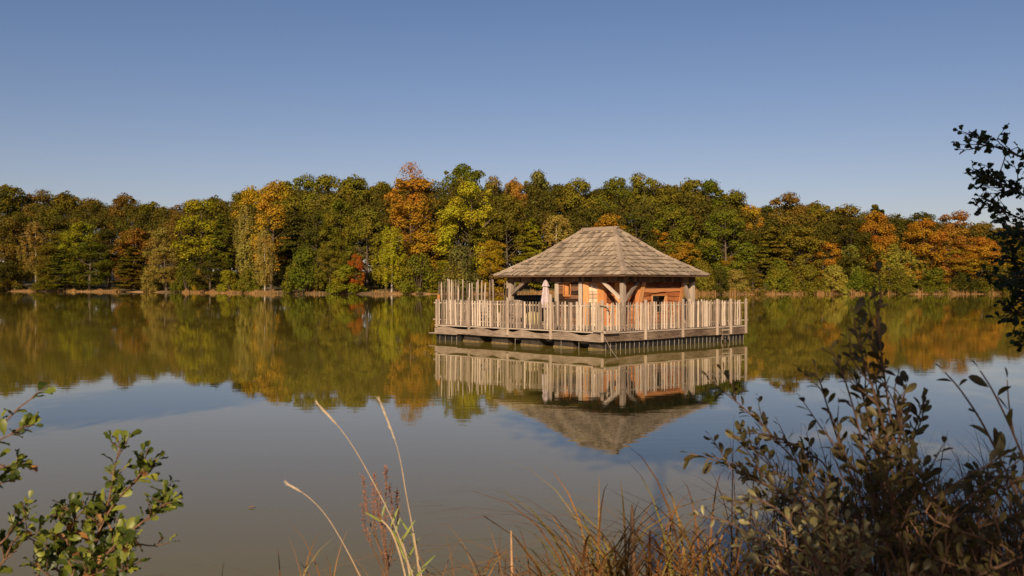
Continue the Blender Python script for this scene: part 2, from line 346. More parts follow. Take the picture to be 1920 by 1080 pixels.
PROTO['cone'] = [(PROTO['cone'][0][0], 20.), (PROTO['cone'][1][0], 20.)]
RAD = {'oak': 5.6, 'tall': 4.3, 'sparse': 4.2, 'birch': 2.8, 'cone': 4.0, 'tier': 4.2, 'shrub': 3.3}
for k, lst in PROTO.items():
    for (cr, tr), h in lst:
        cr.materials.append(M['leaf']); tr.materials.append(M['palebark'] if k == 'birch' else M['bark'])
COLR = { # leaf colours; dark, olive and green lowered to paint shaded hollows
 'olive': (.135, .118, .021), 'dark': (.066, .064, .016), 'green': (.108, .116, .018), 'bright': (.175, .175, .019),
 'gold': (.28, .195, .022), 'orange': (.34, .168, .026), 'rust': (.28, .135, .032), 'brown': (.165, .112, .030),
 'tan': (.26, .20, .062), 'pale': (.29, .28, .06), 'grey': (.12, .125, .044), 'red': (.26, .078, .02), 'ogold': (.32, .19, .026), 'ygreen': (.27, .26, .024)}
KIND = {'oak': ('oak_tree', 'tree'), 'tall': ('oak_tree', 'tree'), 'sparse': ('bare_topped_tree', 'tree'), 'birch': ('birch_tree', 'birch'),
        'cone': ('conical_tree', 'tree'), 'tier': ('hornbeam_tree', 'tree'), 'shrub': ('shrub', 'shrub')}
GRP = {'B': 'skyline trees of the lakeside wood', 'M': 'trees in the middle of the lakeside wood', 'F': 'trees and shrubs along the far shore'}
DEPTH = {'B': 34, 'M': 14, 'F': 1.6}
cnt = {}
def plant(row, px, top, half, kind, colr, label):
    i = cnt.get(kind, 0); cnt[kind] = i+1
    (cr, tr), H0 = PROTO[kind][i % len(PROTO[kind])]
    rs = random.Random(px*7+top)
    ux = (px-960)/F; d = 228.
    for _ in range(12): d = shore_y(ux*d)+DEPTH[row]+0*d
    d += rs.uniform(-3, 5)*(1 if row != 'F' else .25)
    x = ux*d; g = ground_z(x, d)
    H = CAMZ-(top-HZ)/F*d-g; R = half/F*d
    sxy = R/RAD[kind]*(1.22 if kind in ('oak', 'tall') else 1.1); sz = H/H0
    nm, cat = KIND[kind]
    o = thing(nm, label, cat, (x, d, g), rs.uniform(0, 6.28), GRP[row])
    o.scale = (sxy, sxy, sz)
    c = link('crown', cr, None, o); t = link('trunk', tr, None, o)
    base = COLR[colr]; v = rs.uniform(.95, 1.28)*float(np.interp(px, [0, 330, 480, 1400, 1900], [.78, .86, 1.15, 1.15, 1.0])); c.color = (base[0]*v*rs.uniform(.95, 1.12), base[1]*v, base[2]*v*.7, 1)  # crowns dimmed towards the left, painting in shade and vignette
    return o
# ------------------------------------------------------------------ the wood across the lake
# row, pixel column of the trunk, pixel row of the top, half width in pixels, form, colour, label
T = [
('B',14,350,46,'oak','olive','olive-brown oak crown filling the top left edge of the skyline'),
('B',74,364,40,'oak','brown','brownish oak second from the left end of the skyline'),
('B',126,362,38,'oak','olive','bumpy dull-olive oak third from the left end of the skyline'),
('B',170,378,30,'tall','brown','low brown crown dipping just left of the spiky flat-topped oak'),
('B',232,365,32,'oak','brown','spiky flat-topped dark oak standing above its neighbours on the left skyline'),
('B',285,381,34,'oak','olive','olive crown just right of the spiky flat-topped oak on the skyline'),
('B',345,385,34,'oak','brown','grey-brown thin crown in the lowest dip of the left skyline'),
('B',405,370,34,'oak','olive','pointed olive oak rising right of the left skyline dip'),
('B',452,362,28,'tall','olive','narrow olive crown behind the drooping tan birch'),
('B',474,352,34,'oak','gold','gold-tipped oak at the left shoulder of the high central wood'),
('B',522,342,38,'oak','gold','yellow-orange oak at the left end of the high central wood'),
('B',566,336,44,'oak','green','broad green oak on the skyline between the yellow-orange oak and the golden-green oak'),
('B',615,336,36,'tall','olive','slim olive crown left of the round golden-green oak on the skyline'),
('B',664,332,46,'oak','olive','round golden-green oak left of the dip beside the rust-coloured tree'),
('B',716,344,30,'tall','olive','small olive crown in the dip left of the bare-topped rust tree'),
('B',769,307,34,'sparse','rust','rust tree with thin bare twigs at its top, tallest point of the wood'),
('B',772,334,56,'oak','orange','wide orange-brown oak directly below the bare twiggy treetop'),
('B',868,312,46,'oak','green','tall domed dark green oak right of the bare-topped rust tree'),
('B',926,340,34,'oak','brown','brown-orange crown on the right shoulder of the tall domed green oak'),
('B',966,338,28,'oak','rust','rusty crown on the skyline left of the pointed grey-green tree'),
('B',1008,328,28,'tall','grey','pointed grey-green tree above the left slope of the cabin roof'),
('B',1050,352,24,'tall','dark','dark narrow crown left of the oak above the cabin ridge'),
('B',1080,338,42,'oak','olive','dark olive oak above the left end of the cabin ridge'),
('B',1128,360,26,'tall','dark','low dark crown in the skyline notch above the cabin ridge'),
('B',1156,336,34,'oak','green','green oak just right of the skyline notch above the cabin ridge'),
('B',1205,333,38,'oak','olive','broad oak with open crown right of the ridge notch'),
('B',1248,350,28,'tall','olive','lower olive crown between the two highest oaks right of the cabin roof peak'),
('B',1288,338,40,'oak','olive','high golden-olive oak above the right slope of the cabin roof'),
('B',1330,345,34,'tall','green','knobbly green crown right of the high golden-olive oak'),
('B',1374,360,40,'oak','olive','oak where the high wood steps down to the right'),
('B',1408,388,26,'oak','ogold','small golden-brown crown in the notch right of the step in the skyline'),
('B',1436,388,26,'tall','dark','small dark crown in the notch right of the small golden-brown one'),
('B',1474,368,42,'oak','brown','wide brown-green oak forming the second hump of the right skyline'),
('B',1532,380,38,'oak','olive','olive crown right of the wide brown-green oak hump'),
('B',1584,386,36,'oak','brown','level-topped brown-olive crown left of the ragged dark conifer'),
('B',1644,382,34,'tier','dark','ragged dark layered conifer on the right skyline'),
('B',1682,402,26,'tier','dark','smaller dark conifer on the right flank of the ragged layered one'),
('B',1728,400,32,'oak','dark','dark green crown above the rust-red dome on the right skyline'),
('B',1790,402,40,'oak','rust','flat rust-brown dome on the skyline left of the overhanging alder'),
('B',1842,418,36,'oak','brown','brown crown on the skyline partly behind the overhanging alder'),
('B',1892,425,40,'oak','brown','last skyline crown, almost hidden behind the overhanging alder at the right edge'),
('M',18,412,36,'oak','brown','golden-brown tree at the left edge below the skyline'),
('M',66,415,30,'birch','tan','tan birch with a pale trunk near the left edge of the far shore'),
('M',112,440,34,'oak','olive','olive tree right of the tan birch with the pale trunk'),
('M',152,418,36,'oak','ygreen','yellow-topped tree in the left wood between the tan birch and a dark gap'),
('M',204,435,34,'tall','dark','dark tree in the deep shade gap of the left wood'),
('M',252,430,36,'oak','rust','dull reddish-brown tree in the middle of the left wood'),
('M',306,428,30,'oak','tan','tan-topped tree left of the tall yellow-green tree'),
('M',338,400,22,'tall','brown','thin red-brown tree on the left flank of the tall yellow-green tree'),
('M',374,380,40,'tall','ygreen','tall yellow-green tree a fifth of the way in from the left edge'),
('M',418,400,34,'tier','green','dark green layered tree between the tall yellow-green tree and the drooping birch'),
('M',462,384,27,'birch','tan','tan birch with long drooping strands left of the yellow-orange oak'),
('M',508,362,32,'tall','ogold','golden-orange tree beside the drooping tan birch'),
('M',552,386,40,'tier','dark','dark tree with layered branches above the round green shore bush'),
('M',596,400,30,'oak','dark','very dark tree in the hollow above the round green shore bush'),
('M',636,376,34,'oak','green','green tree below the round golden-green skyline oak'),
('M',688,390,34,'oak','olive','olive tree just left of the orange-brown oak'),
('M',724,420,28,'tall','dark','dark narrow tree in the gap left of the orange-brown oak'),
('M',770,378,46,'oak','ogold','golden lower half tree standing in front of the orange-brown oak'),
('M',826,412,32,'tier','gold','gold layered tree left of the big yellow-green tree behind the tall pickets'),
('M',880,350,46,'oak','ygreen','big yellow-green tree above the tall picket screen'),
('M',908,430,38,'tall','green','green tree below the big yellow-green tree and left of the roof tip'),
('M',952,366,38,'oak','olive','olive tree with gold tips above the left tip of the roof'),
('M',996,410,34,'tier','bright','bright green layered tree touching the left slope of the roof'),
('M',1044,402,32,'birch','tan','feathery buff-green tree beside the left end of the roof ridge'),
('M',1144,403,42,'oak','orange','bright orange tree rising right behind the ridge end of the roof'),
('M',1192,400,40,'oak','dark','dark green tree between the bright orange tree and the orange shrubs'),
('M',1228,434,34,'oak','orange','orange-red tree over the upper right slope of the roof'),
('M',1262,385,46,'oak','green','large clumpy green tree above the orange trees behind the roof'),
('M',1280,452,32,'oak','ogold','golden-orange tree above the lower right slope of the roof'),
('M',1318,448,26,'cone','pale','pale green pointed tree above the right tip of the roof'),
('M',1362,395,42,'oak','green','green tree with a forked pale bough right of the roof'),
('M',1404,440,30,'oak','dark','dark tree in the shade pocket right of the forked green tree'),
('M',1372,480,32,'oak','gold','golden low tree above the dark round bush by the fence end'),
('M',1446,425,46,'tier','olive','wide layered olive tree right of the cabin'),
('M',1500,425,36,'oak','olive','dull olive tree in the middle of the right wood'),
('M',1545,455,34,'oak','orange','orange-topped tree behind the blurred sallow twigs'),
('M',1592,410,36,'oak','dark','dark olive tree above the pale birches'),
('M',1640,398,34,'oak','orange','bright orange tree below the ragged dark conifer'),
('M',1598,455,26,'birch','pale','pale green birch left of the bright orange tree below the conifer'),
('M',1666,452,36,'birch','pale','broad pale green birch in the centre of the right wood'),
('M',1708,468,27,'birch','pale','slender birch with twin white trunks in the right wood'),
('M',1730,412,36,'oak','orange','rust-orange dome below the dark green skyline crown on the right'),
('M',1738,478,26,'tall','gold','narrow gold tree just right of the twin-trunked birch'),
('M',1776,435,38,'oak','rust','rust-brown tree below the flat rust-brown skyline dome'),
('M',1800,470,36,'oak','ogold','orange-gold tree just left of the overhanging alder leaves'),
('M',1842,445,36,'oak','orange','orange tree glimpsed through the edge of the overhanging alder'),
('M',1888,480,36,'oak','gold','gold tree glimpsed behind the overhanging alder at the right edge'),
('F',16,490,36,'shrub','dark','dark bush at the far left end of the far shore'),
('F',84,520,22,'shrub','olive','small olive bush at the foot of the tan birch'),
('F',122,470,42,'tier','green','spreading green tree over the water left of the long reed strip'),
('F',168,455,38,'oak','green','rounded green tree behind the long reed strip on the left shore'),
('F',246,462,36,'tier','olive','grey-olive tree at the right end of the long reed strip'),
('F',286,500,30,'shrub','tan','low brownish bush with bare twigs at the water left of the sandy bank'),
('F',312,465,30,'tall','tan','buff-topped small tree at the water left of the sandy bank'),
('F',350,490,28,'shrub','green','green bush below the tall yellow-green tree'),
('F',394,480,32,'oak','dark','dark small tree above the sandy bank'),
('F',376,506,14,'shrub','gold','little gold-leaved bush at the left end of the sandy bank'),
('F',428,508,26,'shrub','bright','bright green bush just left of the two pale chairs'),
('F',466,505,22,'shrub','green','green bush right behind the two pale chairs'),
('F',496,430,22,'birch','tan','slender tan birch with a leaning bare trunk on the sandy bank'),
('F',570,470,40,'shrub','green','big round dark green bush at the shore right of the leaning birch'),
('F',618,455,26,'oak','olive','small olive tree between the big round bush and the red-tipped bush'),
('F',650,499,40,'shrub','bright','yellow-green bush low at the water under the red leaves'),
('F',668,477,14,'oak','red','small bright red maple above the yellow-green bush'),
('M',650,424,28,'birch','pale','pale willow-like tree rising behind the red maple'),
('F',734,424,29,'birch','ygreen','tall pale yellow-green poplar at the shore left of the raft'),
('F',785,478,40,'shrub','green','round dark green bush at the shore just left of the raft'),
('F',862,468,36,'shrub','grey','grey-green willow bush behind the tall picket screen'),
('F',826,490,24,'cone','bright','yellow-green bush half behind the left end of the picket screen'),
('F',924,452,32,'cone','gold','yellow pointed tree rising beside the left roof tip'),
('F',1350,505,24,'shrub','dark','dark round bush at the water above the right end of the fence'),
('F',1318,490,26,'shrub','olive','olive bush between the right roof tip and the dark round bush'),
('F',1382,508,26,'shrub','tan','buff bush right of the dark round bush'),
('F',1412,492,26,'cone','olive','small pointed olive tree right of the buff bush'),
('F',1436,530,13,'shrub','grey','small grey-green willow ball in the reeds right of the raft'),
('F',1462,488,34,'shrub','green','green bush right above the small willow ball'),
('F',1512,500,32,'shrub','olive','olive bush with yellow tips behind the sallow twigs'),
('F',1562,500,34,'shrub','pale','pale olive bush left of the birches on the right shore'),
('F',1616,505,32,'shrub','green','green bush at the foot of the pale green birches'),
('F',1680,508,32,'shrub','olive','olive bush at the foot of the twin-trunked birch'),
('F',1752,505,34,'shrub','green','green bush on the right shore below the orange trees'),
('F',1806,512,30,'shrub','dark','dark bush on the right shore near the overhanging alder'),
('F',1868,500,38,'shrub','olive','olive bush on the far shore behind the overhanging alder'),
]
for r in T: plant(*r)

# the unbroken wood behind them: one mass of foliage that closes the gaps
rng = np.random.default_rng(5)
sk_x = [-400,0,60,130,200,240,300,350,400,440,470,520,600,660,735,770,870,950,1000,1080,1140,1200,1290,1330,1380,1410,1470,1560,1660,1700,1760,1830,1920,2400]
sk_y = [360,366,376,378,388,384,396,402,392,384,372,360,356,354,358,352,344,360,350,360,362,354,358,364,378,404,388,402,404,420,420,432,440,450]
C = []; Rr = []
for i in range(4600):
    px = rng.uniform(-330, 2280); d0 = shore_y((px-960)/F*235)
    d = d0+rng.uniform(24, 60); x = (px-960)/F*d; dd_ = rng.uniform(17, 60); d = shore_y(x)+dd_
    top = np.interp((x/d)*F+960, sk_x, sk_y); ztop = (CAMZ-(top-HZ)/F*d)*(.7+.3*min(1, (dd_-17)/18))
    z = ztop-abs(rng.normal(0, 1))*6 if rng.random() < .5 else rng.uniform(1, ztop)
    C.append([x, d, max(z, 1.5)]); Rr.append(rng.uniform(1.6, 2.9))
wv = cloud(rng, np.array(C), Rr, 70, .26)
o = link('woodland', quads('woodland', [wv]), M['leaf']); o.color = (.10, .088, .016, 1)  # dark colour paints the shade between the crowns in front
tag(o, 'dense foliage of the wood deep behind the shore trees, coloured shade-dark', 'wood', kind='stuff')

# reeds and pale dead grass along the far waterline
V = []; rng = np.random.default_rng(9)
nb = 20000
px = rng.uniform(-60, 1990, nb)
dens = np.interp(px, [-60,20,35,60,70,100,105,160,232,236,300,340,344,480,530,560,600,640,645,690,700,800,860,960,1060,1250,1340,1380,1436,1450,1600,1700,1990],
                      [.2,.2,.4,1,.1,.05,.5,.5,.5,.0,.0,.1,1,.9,.8,.05,.2,.25,.0,.0,.5,.05,.5,1,.9,.8,.8,.7,.9,1,1,.8,.8])
keep = rng.random(nb) < dens*(.55+.45*np.sin(px*.11)*np.sin(px*.043+1)); px = px[keep]; nb = len(px)
for i in range(nb):
    ux = (px[i]-960)/F; d = 228.
    for _ in range(4): d = shore_y(ux*d)
    right = px[i] > 1290
    d += rng.uniform(-.9, 2.2)*(1.2 if right else 1); x = ux*d; g = ground_z(x, d)
    h = rng.uniform(.5, 1.2)*(.9 if right else .6)*(1.15+.45*math.sin(px[i]*.31)*math.sin(px[i]*.077)); w = .07; lx = rng.normal(0, .18); ly = rng.normal(0, .12)
    z0 = max(g, 0)-.1
    V.append([[x-w, d, z0], [x+w, d, z0], [x+lx+w*.4, d+ly, z0+h], [x+lx-w*.4, d+ly, z0+h]])
tag(link('reeds', mesh_np('reeds', np.array(V), np.arange(len(V)*4), 4), M['reed']), 'orange-tan reeds and dead grass fringing the far waterline', 'reeds', kind='stuff')

# two pale slanting garden chairs on the far bank
def far_chair(px, label):
    d = shore_y((px-960)/F*248)+5.; x = (px-960)/F*d; g = ground_z(x, d)
    t = thing('garden_chair', label, 'chair', (x, d, g), .3, 'pale chairs on the far bank')
    s = MB(); s.hexa([(-.3,-.45,.42),(.3,-.45,.42),(.3,.1,.34),(-.3,.1,.34),(-.3,-.45,.46),(.3,-.45,.46),(.3,.1,.38),(-.3,.1,.38)]); link('seat', s, M['white'], t)
    s = MB(); s.bar((-.02,.08,.36), (.32,.5,1.5), .62, .06, up=(0,1,0)); link('backrest', s, M['white'], t)
    for a, bb in ((-.26,-.42), (.26,-.42), (-.26,.1), (.26,.1)):
        s = MB(); s.bar((a, bb, -.05), (a, bb, .4), .06); link('leg', s, M['bark'], t)
far_chair(476.5, 'left one of the two pale chairs on the sandy far bank')
far_chair(481.5, 'right one of the two pale chairs on the sandy far bank')
# ------------------------------------------------------------------ raft, cabin, fences (local frame: x along the right side, y along the left side)
RC = Vector((3.14, 32.5, 0)); RZ = math.atan2(.697, .717)
ca, sa = math.cos(RZ), math.sin(RZ)
def W2(x, y, z=0): return Vector((RC.x+ca*x-sa*y, RC.y+sa*x+ca*y, z))
DZ = .60; LY = 8.98; LX = 8.88
rnd = random.Random(3)
raft = thing('raft', 'square wooden raft floating on dark floats under the cabin', 'raft', RC, RZ)
m_ = MB(); x = .0
for k in range(56):
    x0 = .05+k*.158; m_.box((x0, .06, DZ-.05), (x0+.150, LY-.06, DZ+rnd.uniform(-.004, .004)))
link('deck', m_, M['deck'], raft)
def live_edge(L, zlo, ztop, wav, th, side):
    m = MB(); n = int(L*9); pts = []
    ph = rnd.uniform(0, 6)
    for i in range(n+1):
        s = L*i/n; zt = ztop-wav*abs(math.sin(s*2.1+ph+.8*math.sin(s*1.3)))**1.6-rnd.uniform(0, .008)
        zb = zlo+.012*math.sin(s*1.1+ph)
        pts.append((s, zb, zt))
    for i in range(n):
        s0, b0, t0 = pts[i]; s1, b1, t1 = pts[i+1]
        if side == 'L': m.hexa([(-th,s0,b0),(0,s0,b0),(0,s1,b1),(-th,s1,b1),(-th,s0,t0),(0,s0,t0),(0,s1,t1),(-th,s1,t1)])
        else: m.hexa([(s0,-th,b0),(s1,-th,b1),(s1,0,b1),(s0,0,b0),(s0,-th,t0),(s1,-th,t1),(s1,0,t1),(s0,0,t0)])
    return m
def weld(mb, name):
    import bmesh
    me = mb.mesh(name); bm = bmesh.new(); bm.from_mesh(me); bmesh.ops.remove_doubles(bm, verts=bm.verts, dist=.0005)
    bad = {}
    for f in bm.faces: bad.setdefault(tuple(sorted(v.index for v in f.verts)), []).append(f)
    bmesh.ops.delete(bm, geom=[f for l in bad.values() if len(l) > 1 for f in l], context='FACES_ONLY')
    bm.to_mesh(me); bm.free(); return me
link('fascia_board', weld(live_edge(LY, .275, .575, .10, .05, 'L'), 'fascia'), M['fascia_l'], raft, (-.02, 0, 0))
link('fascia_board', weld(live_edge(LX, .275, .545, .015, .05, 'R'), 'fascia'), M['fascia_r'], raft, (0, -.02, 0))
s = MB(); s.bar((-.03,-.12,.595), (-.03,LY,.595), .09, .035); link('edge_beam', s, M['grey'], raft)
s = MB(); s.bar((.1,-.04,.575), (LX,-.04,.575), .11, .045); link('edge_beam', s, M['grey'], raft)
s = MB(); s.bar((-.15,-.16,.17+.45), (.55,-.16,.62), .09, .1); s.bar((-.14,-.1,.66), (-.14,.35,.66), .08, .08); link('corner_block', s, M['grey'], raft)
s = MB(); s.box((-.12, 7.6, .245), (.1, 9.3, .285)); link('edge_plank', s, M['grey'], raft)
# under the deck: black block painting the shaded underside, and floats
s = MB(); s.box((.55, .5, .02), (LX-.2, LY-.2, .5)); link('underside_shade', s, M['black'], raft)
def float_box(a, b, y0, y1):
    m = MB(); m.box((a, y0, -.25), (b, y1, .265))
    o = link('float', m, M['float'], raft)
    m = MB(); c = (y0+y1)/2; h = (y1-y0)/2
    m.hexa([(a-.03,y0-.02,-.05),(b-.3,y0-.02,-.05),(b-.3,y1+.02,-.05),(a-.03,y1+.02,-.05),(a-.03,y0-.02,.03),(b-.3,y0+.1,.03),(b-.3,y1+.02,.05),(a-.03,y1+.02,.055)])
    link('hull_rim', m, M['algae'], o)
for y0, y1 in ((.1,.75),(1.5,2.42),(3.15,4.1),(4.82,5.7),(6.42,7.35)): float_box(.1, 1.6, y0, y1)
m = MB(); m.box((.06, 7.5, -.25), (1.6, LY+.05, .25)); link('float', m, M['black'], raft)
m = MB(); m.box((.8, .06, -.25), (LX-.02, 1.2, .27)); link('float', m, M['black'], raft)
for k in range(34):
    xx = .15+k*.262+rnd.uniform(-.03, .03)
    m = MB(); m.tube([(xx, .035, .29), (xx+.008, .03, .14), (xx-.004, .035, -.12)], .0085, 5); link('strap', m, M['strap'], raft)
for k, yy in enumerate((8.75, 8.4, 8.0, 7.7, 4.35, 2.0, 1.15)):
    m = MB(); m.tube([(.02, yy, .28), (.02, yy+.01, -.12)], .008, 5); link('strap', m, M['strap'], raft)

# --- fences
def picket_mesh(h, seed):
    r = random.Random(seed); m = MB(); w = r.uniform(.027, .040); pts = []; rs = []
    dx = 0
    for i in range(6):
        t = i/5; dx += r.uniform(-.007, .007); pts.append((dx, r.uniform(-.003, .003), h*t)); rs.append(w*(1-.12*t)*r.uniform(.9, 1.08))
    rs[-1] *= r.uniform(.55, .9); m.tube(pts, rs, 5); return m.mesh('picket')
pk = [picket_mesh(.985+.004*i, i) for i in range(9)]; tk = [picket_mesh(1.70+.03*i, 40+i) for i in range(7)]
for me in pk+tk: me.materials.append(M['grey'])
def pickets(root, a, b, step, z, meshes, skip=(), jz=.007, lean=.012, wide=0):
    a = Vector(a); b = Vector(b); L = (b-a).length; n = int(L/step)
    for i in range(n):
        s = (i+.5+rnd.uniform(-.12, .12))*step
        if any(s0 < s < s1 for s0, s1 in skip): continue
        p = a.lerp(b, s/L); o = link('picket', rnd.choice(meshes), None, root, (p.x, p.y, z+rnd.uniform(-jz, jz)))
        o.rotation_euler = (rnd.gauss(0, lean), rnd.gauss(0, lean), rnd.uniform(0, 6.28)); sc = rnd.uniform(1.05, 1.5)
        o.scale = (sc, sc, rnd.uniform(.985, 1.01))
def fpost(root, x, y, z0, z1, r=.062, mat='post'):
    m = MB(); m.tube([(x, y, z0), (x+.004, y, (z0+z1)/2), (x, y, z1-.03), (x, y, z1)], [r, r*1.02, r*.97, r*.62], 9)
    return link('post', m, M[mat], root)
fl = thing('picket_fence', 'split-stake picket fence along the left-hand side of the raft', 'fence', RC, RZ, 'picket fences round the raft')
pickets(fl, (.0, .12, 0), (.0, 8.86, 0), .145, .63, pk)
for y, zt, zb in ((8.84,1.66,.5),(6.86,1.74,.30),(4.66,1.72,.34),(2.435,1.89,.28),(.0,1.72,.28)): fpost(fl, -.075, y, zb, zt)
s = MB(); s.tube([(.05,-.05,1.50),(.055,4,1.485),(.05,9.15,1.50)], .028, 7); link('rail', s, M['grey'], fl)
s = MB(); s.tube([(.05,-.05,.80),(.055,4,.79),(.05,9.2,.82)], .03, 7); link('rail', s, M['grey'], fl)
fr = thing('picket_fence', 'split-stake picket fence along the right-hand side of the raft', 'fence', RC, RZ, 'picket fences round the raft')
pickets(fr, (.15, .0, 0), (8.76, .0, 0), .152, .62, pk)
for x, zt in ((2.21,1.71),(4.467,1.71),(6.74,1.69),(7.69,1.69),(8.79,1.69)): fpost(fr, x, -.085, .28, zt)
s = MB(); s.tube([(.1,.05,1.48),(4,.055,1.49),(9.12,.05,1.5)], .028, 7); link('rail', s, M['grey'], fr)
s = MB(); s.tube([(.1,.05,.80),(4,.055,.79),(9.15,.05,.80)], .03, 7); link('rail', s, M['grey'], fr)
m = MB(); m.tube([(-.14,-.02,1.50),(-.075,-.085,1.49),(.02,-.1,1.46),(.05,.03,1.5),(-.1,.08,1.52),(-.14,-.02,1.5)], .022, 6); m.tube([(.0,-.12,1.47),(.14,-.1,1.38),(.2,-.1,1.2)], .018, 5)
tag(link('rope', m, M['green'], None, RC, RZ), 'dark green rope tied round the corner fence post of the raft', 'rope')
sb = thing('picket_screen', 'screen of tall uneven stakes standing behind the left part of the fence', 'fence', RC, RZ, 'picket fences round the raft')
pickets(sb, (.1, 8.88, 0), (1.5, 8.88, 0), .105, .62, tk, lean=.022, jz=.03)
pickets(sb, (1.5, 8.88, 0), (2.75, 8.88, 0), .17, .62, tk, lean=.018)
pickets(sb, (2.85, 8.88, 0), (3.3, 8.88, 0), .21, .62, tk, lean=.02)
pickets(sb, (3.75, 8.88, 0), (4.6, 8.88, 0), .125, .62, tk[:4], lean=.008)
s = MB(); s.bar((.0,8.93,1.52),(8.8,8.93,1.52), .05, .06); link('rail', s, M['grey'], sb)
s = MB(); s.bar((.0,8.93,.85),(8.8,8.93,.85), .05, .06); link('rail', s, M['grey'], sb)
for x in (2.8, 4.7, 6.9, 8.8): fpost(sb, x, 8.96, .3, 1.62)
fb = thing('picket_fence', 'picket fence on the far right side of the raft, seen behind the right-hand fence', 'fence', RC, RZ, 'picket fences round the raft')
pickets(fb, (8.80, .2, 0), (8.80, 8.8, 0), .15, .62, pk)
for y in (3., 6.): fpost(fb, 8.88, y, .3, 1.66)
s = MB(); s.bar((8.75,.1,1.5),(8.75,8.85,1.5), .05, .06); link('rail', s, M['grey'], fb)

# --- ladder, mooring rope
ld = thing('boarding_ladder', 'small wooden boarding ladder hooked on the right side of the raft', 'ladder', W2(7.2, -.1, .2), RZ)
for xx in (-.2, .2):
    m = MB(); m.tube([(xx, -.06, -.12), (xx, -.06, .34)], .026, 7); link('ladder_rail', m, M['grey'], ld)
for zz in (.08, .26):
    m = MB(); m.tube([(-.24, -.07, zz), (.24, -.07, zz)], .022, 7); link('rung', m, M['grey'], ld)
a = W2(-.1, -.15, .42); e = P(1172, 684, 27.); e.z = -.05
m = MB(); pts = [a.lerp(e, t)-Vector((0,0,.12*math.sin(math.pi*t))) for t in [i/8 for i in range(9)]]
m.tube(pts, .012, 5); tag(link('mooring_line', m, M['rope']), 'thin mooring line running from the raft corner down into the water', 'rope')

# --- cabin
cb = thing('cabin', 'small timber cabin with a shake-covered hipped roof in the middle of the raft', 'cabin', RC, RZ)
PX = (3.0, 7.45); PY = (1.6, 7.65); EV = 2.56
for (x, y) in ((3.0,7.65),(3.0,1.6),(7.45,1.6),(7.45,7.65)):
    m = MB(); m.box((x-.085, y-.085, DZ), (x+.085, y+.085, EV-.12)); link('roof_post', m, M['post'], cb)
def brace(a, b, w=.105):
    m = MB(); m.bar(a, b, w, w); link('brace', m, M['grey'], cb)
brace((2.98,1.7,1.72), (2.98,2.75,2.5)); brace((3.1,1.58,1.66), (4.0,1.58,2.46))
brace((2.98,7.56,1.85), (2.98,6.5,2.55), .13); brace((7.3,1.58,1.5), (6.75,1.58,2.5), .13); brace((3.1,7.66,1.75), (4.2,7.66,2.45))
m = MB()
m.box((PX[0]-.09, PY[0]-.09, 2.43), (PX[0]+.09, PY[1]+.09, 2.60)); link('wall_plate', m, M['dark'], cb)
m = MB(); m.box((PX[0]+.093, PY[0]-.087, 2.43), (PX[1]+.09, PY[0]+.087, 2.60)); link('wall_plate', m, M['dark'], cb)
m = MB(); m.box((PX[0]+.093, PY[1]-.087, 2.43), (PX[1]+.09, PY[1]+.087, 2.60)); link('wall_plate', m, M['dark'], cb)
m = MB(); m.box((PX[1]-.087, PY[0]+.09, 2.43), (PX[1]+.087, PY[1]-.09, 2.60)); link('wall_plate', m, M['dark'], cb)
def valance(p0, p1):
    m = MB(); p0 = Vector(p0); p1 = Vector(p1); L = (p1-p0).length; s = 0; d = (p1-p0)/L
    while s < L-.05:
        w = rnd.uniform(.10, .17); w = min(w, L-s); a = p0+d*(s+.004); b = p0+d*(s+w-.004); z = 2.35+rnd.uniform(-.03, .02)
        m.bar((a.x+d.x*0, a.y, (z+2.62)/2), (b.x, b.y, (z+2.62)/2), .022, 2.62-z); s += w
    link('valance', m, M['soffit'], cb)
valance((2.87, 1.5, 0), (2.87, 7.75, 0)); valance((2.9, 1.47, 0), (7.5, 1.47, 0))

def siding(name, p0, p1, z0, z1, mat, step=.17, hole=None, wav=.018, slope=None, th=.03):
    """overlapping live-edged boards laid flat along p0 -> p1, outside on the right-hand side"""
    p0 = Vector((*p0, 0)); p1 = Vector((*p1, 0)); L = (p1-p0).length; d = (p1-p0)/L; nn = Vector((d.y, -d.x, 0))
    m = MB(); z = z0
    while z < z1-.02:
        h = step*rnd.uniform(.85, 1.15); zt = min(z+h+.03, z1)
        spans = [(0, L)]
        if hole:
            s0, s1, h0, h1 = hole
            if zt > h0+.01 and z < h1-.01: spans = [(0, s0), (s1, L)]
        ph = rnd.uniform(0, 6); fr_ = rnd.uniform(2, 4)
        for a, b in spans:
            n = max(2, int((b-a)*7)); o = len(m.v)
            for i in range(n+1):
                s = a+(b-a)*i/n; zb = z+wav*math.sin(s*fr_+ph)+wav*.5*math.sin(s*fr_*2.7+ph*2)
                q = p0+d*s
                m.v += [tuple(q+nn*(th+.022)+Vector((0,0,zb))), tuple(q+nn*th*.35+Vector((0,0,zt))), tuple(q-nn*.01+Vector((0,0,zt))), tuple(q-nn*.01+Vector((0,0,zb)))]
            for i in range(n):
                k = o+i*4
                for j in range(4): m.f.append((k+j, k+(j+1)%4, k+4+(j+1)%4, k+4+j))
            m.f.append((o+3, o+2, o+1, o)); e = o+n*4; m.f.append((e, e+1, e+2, e+3))
        z += h
    w = link(name, m, M[mat], cb); return w
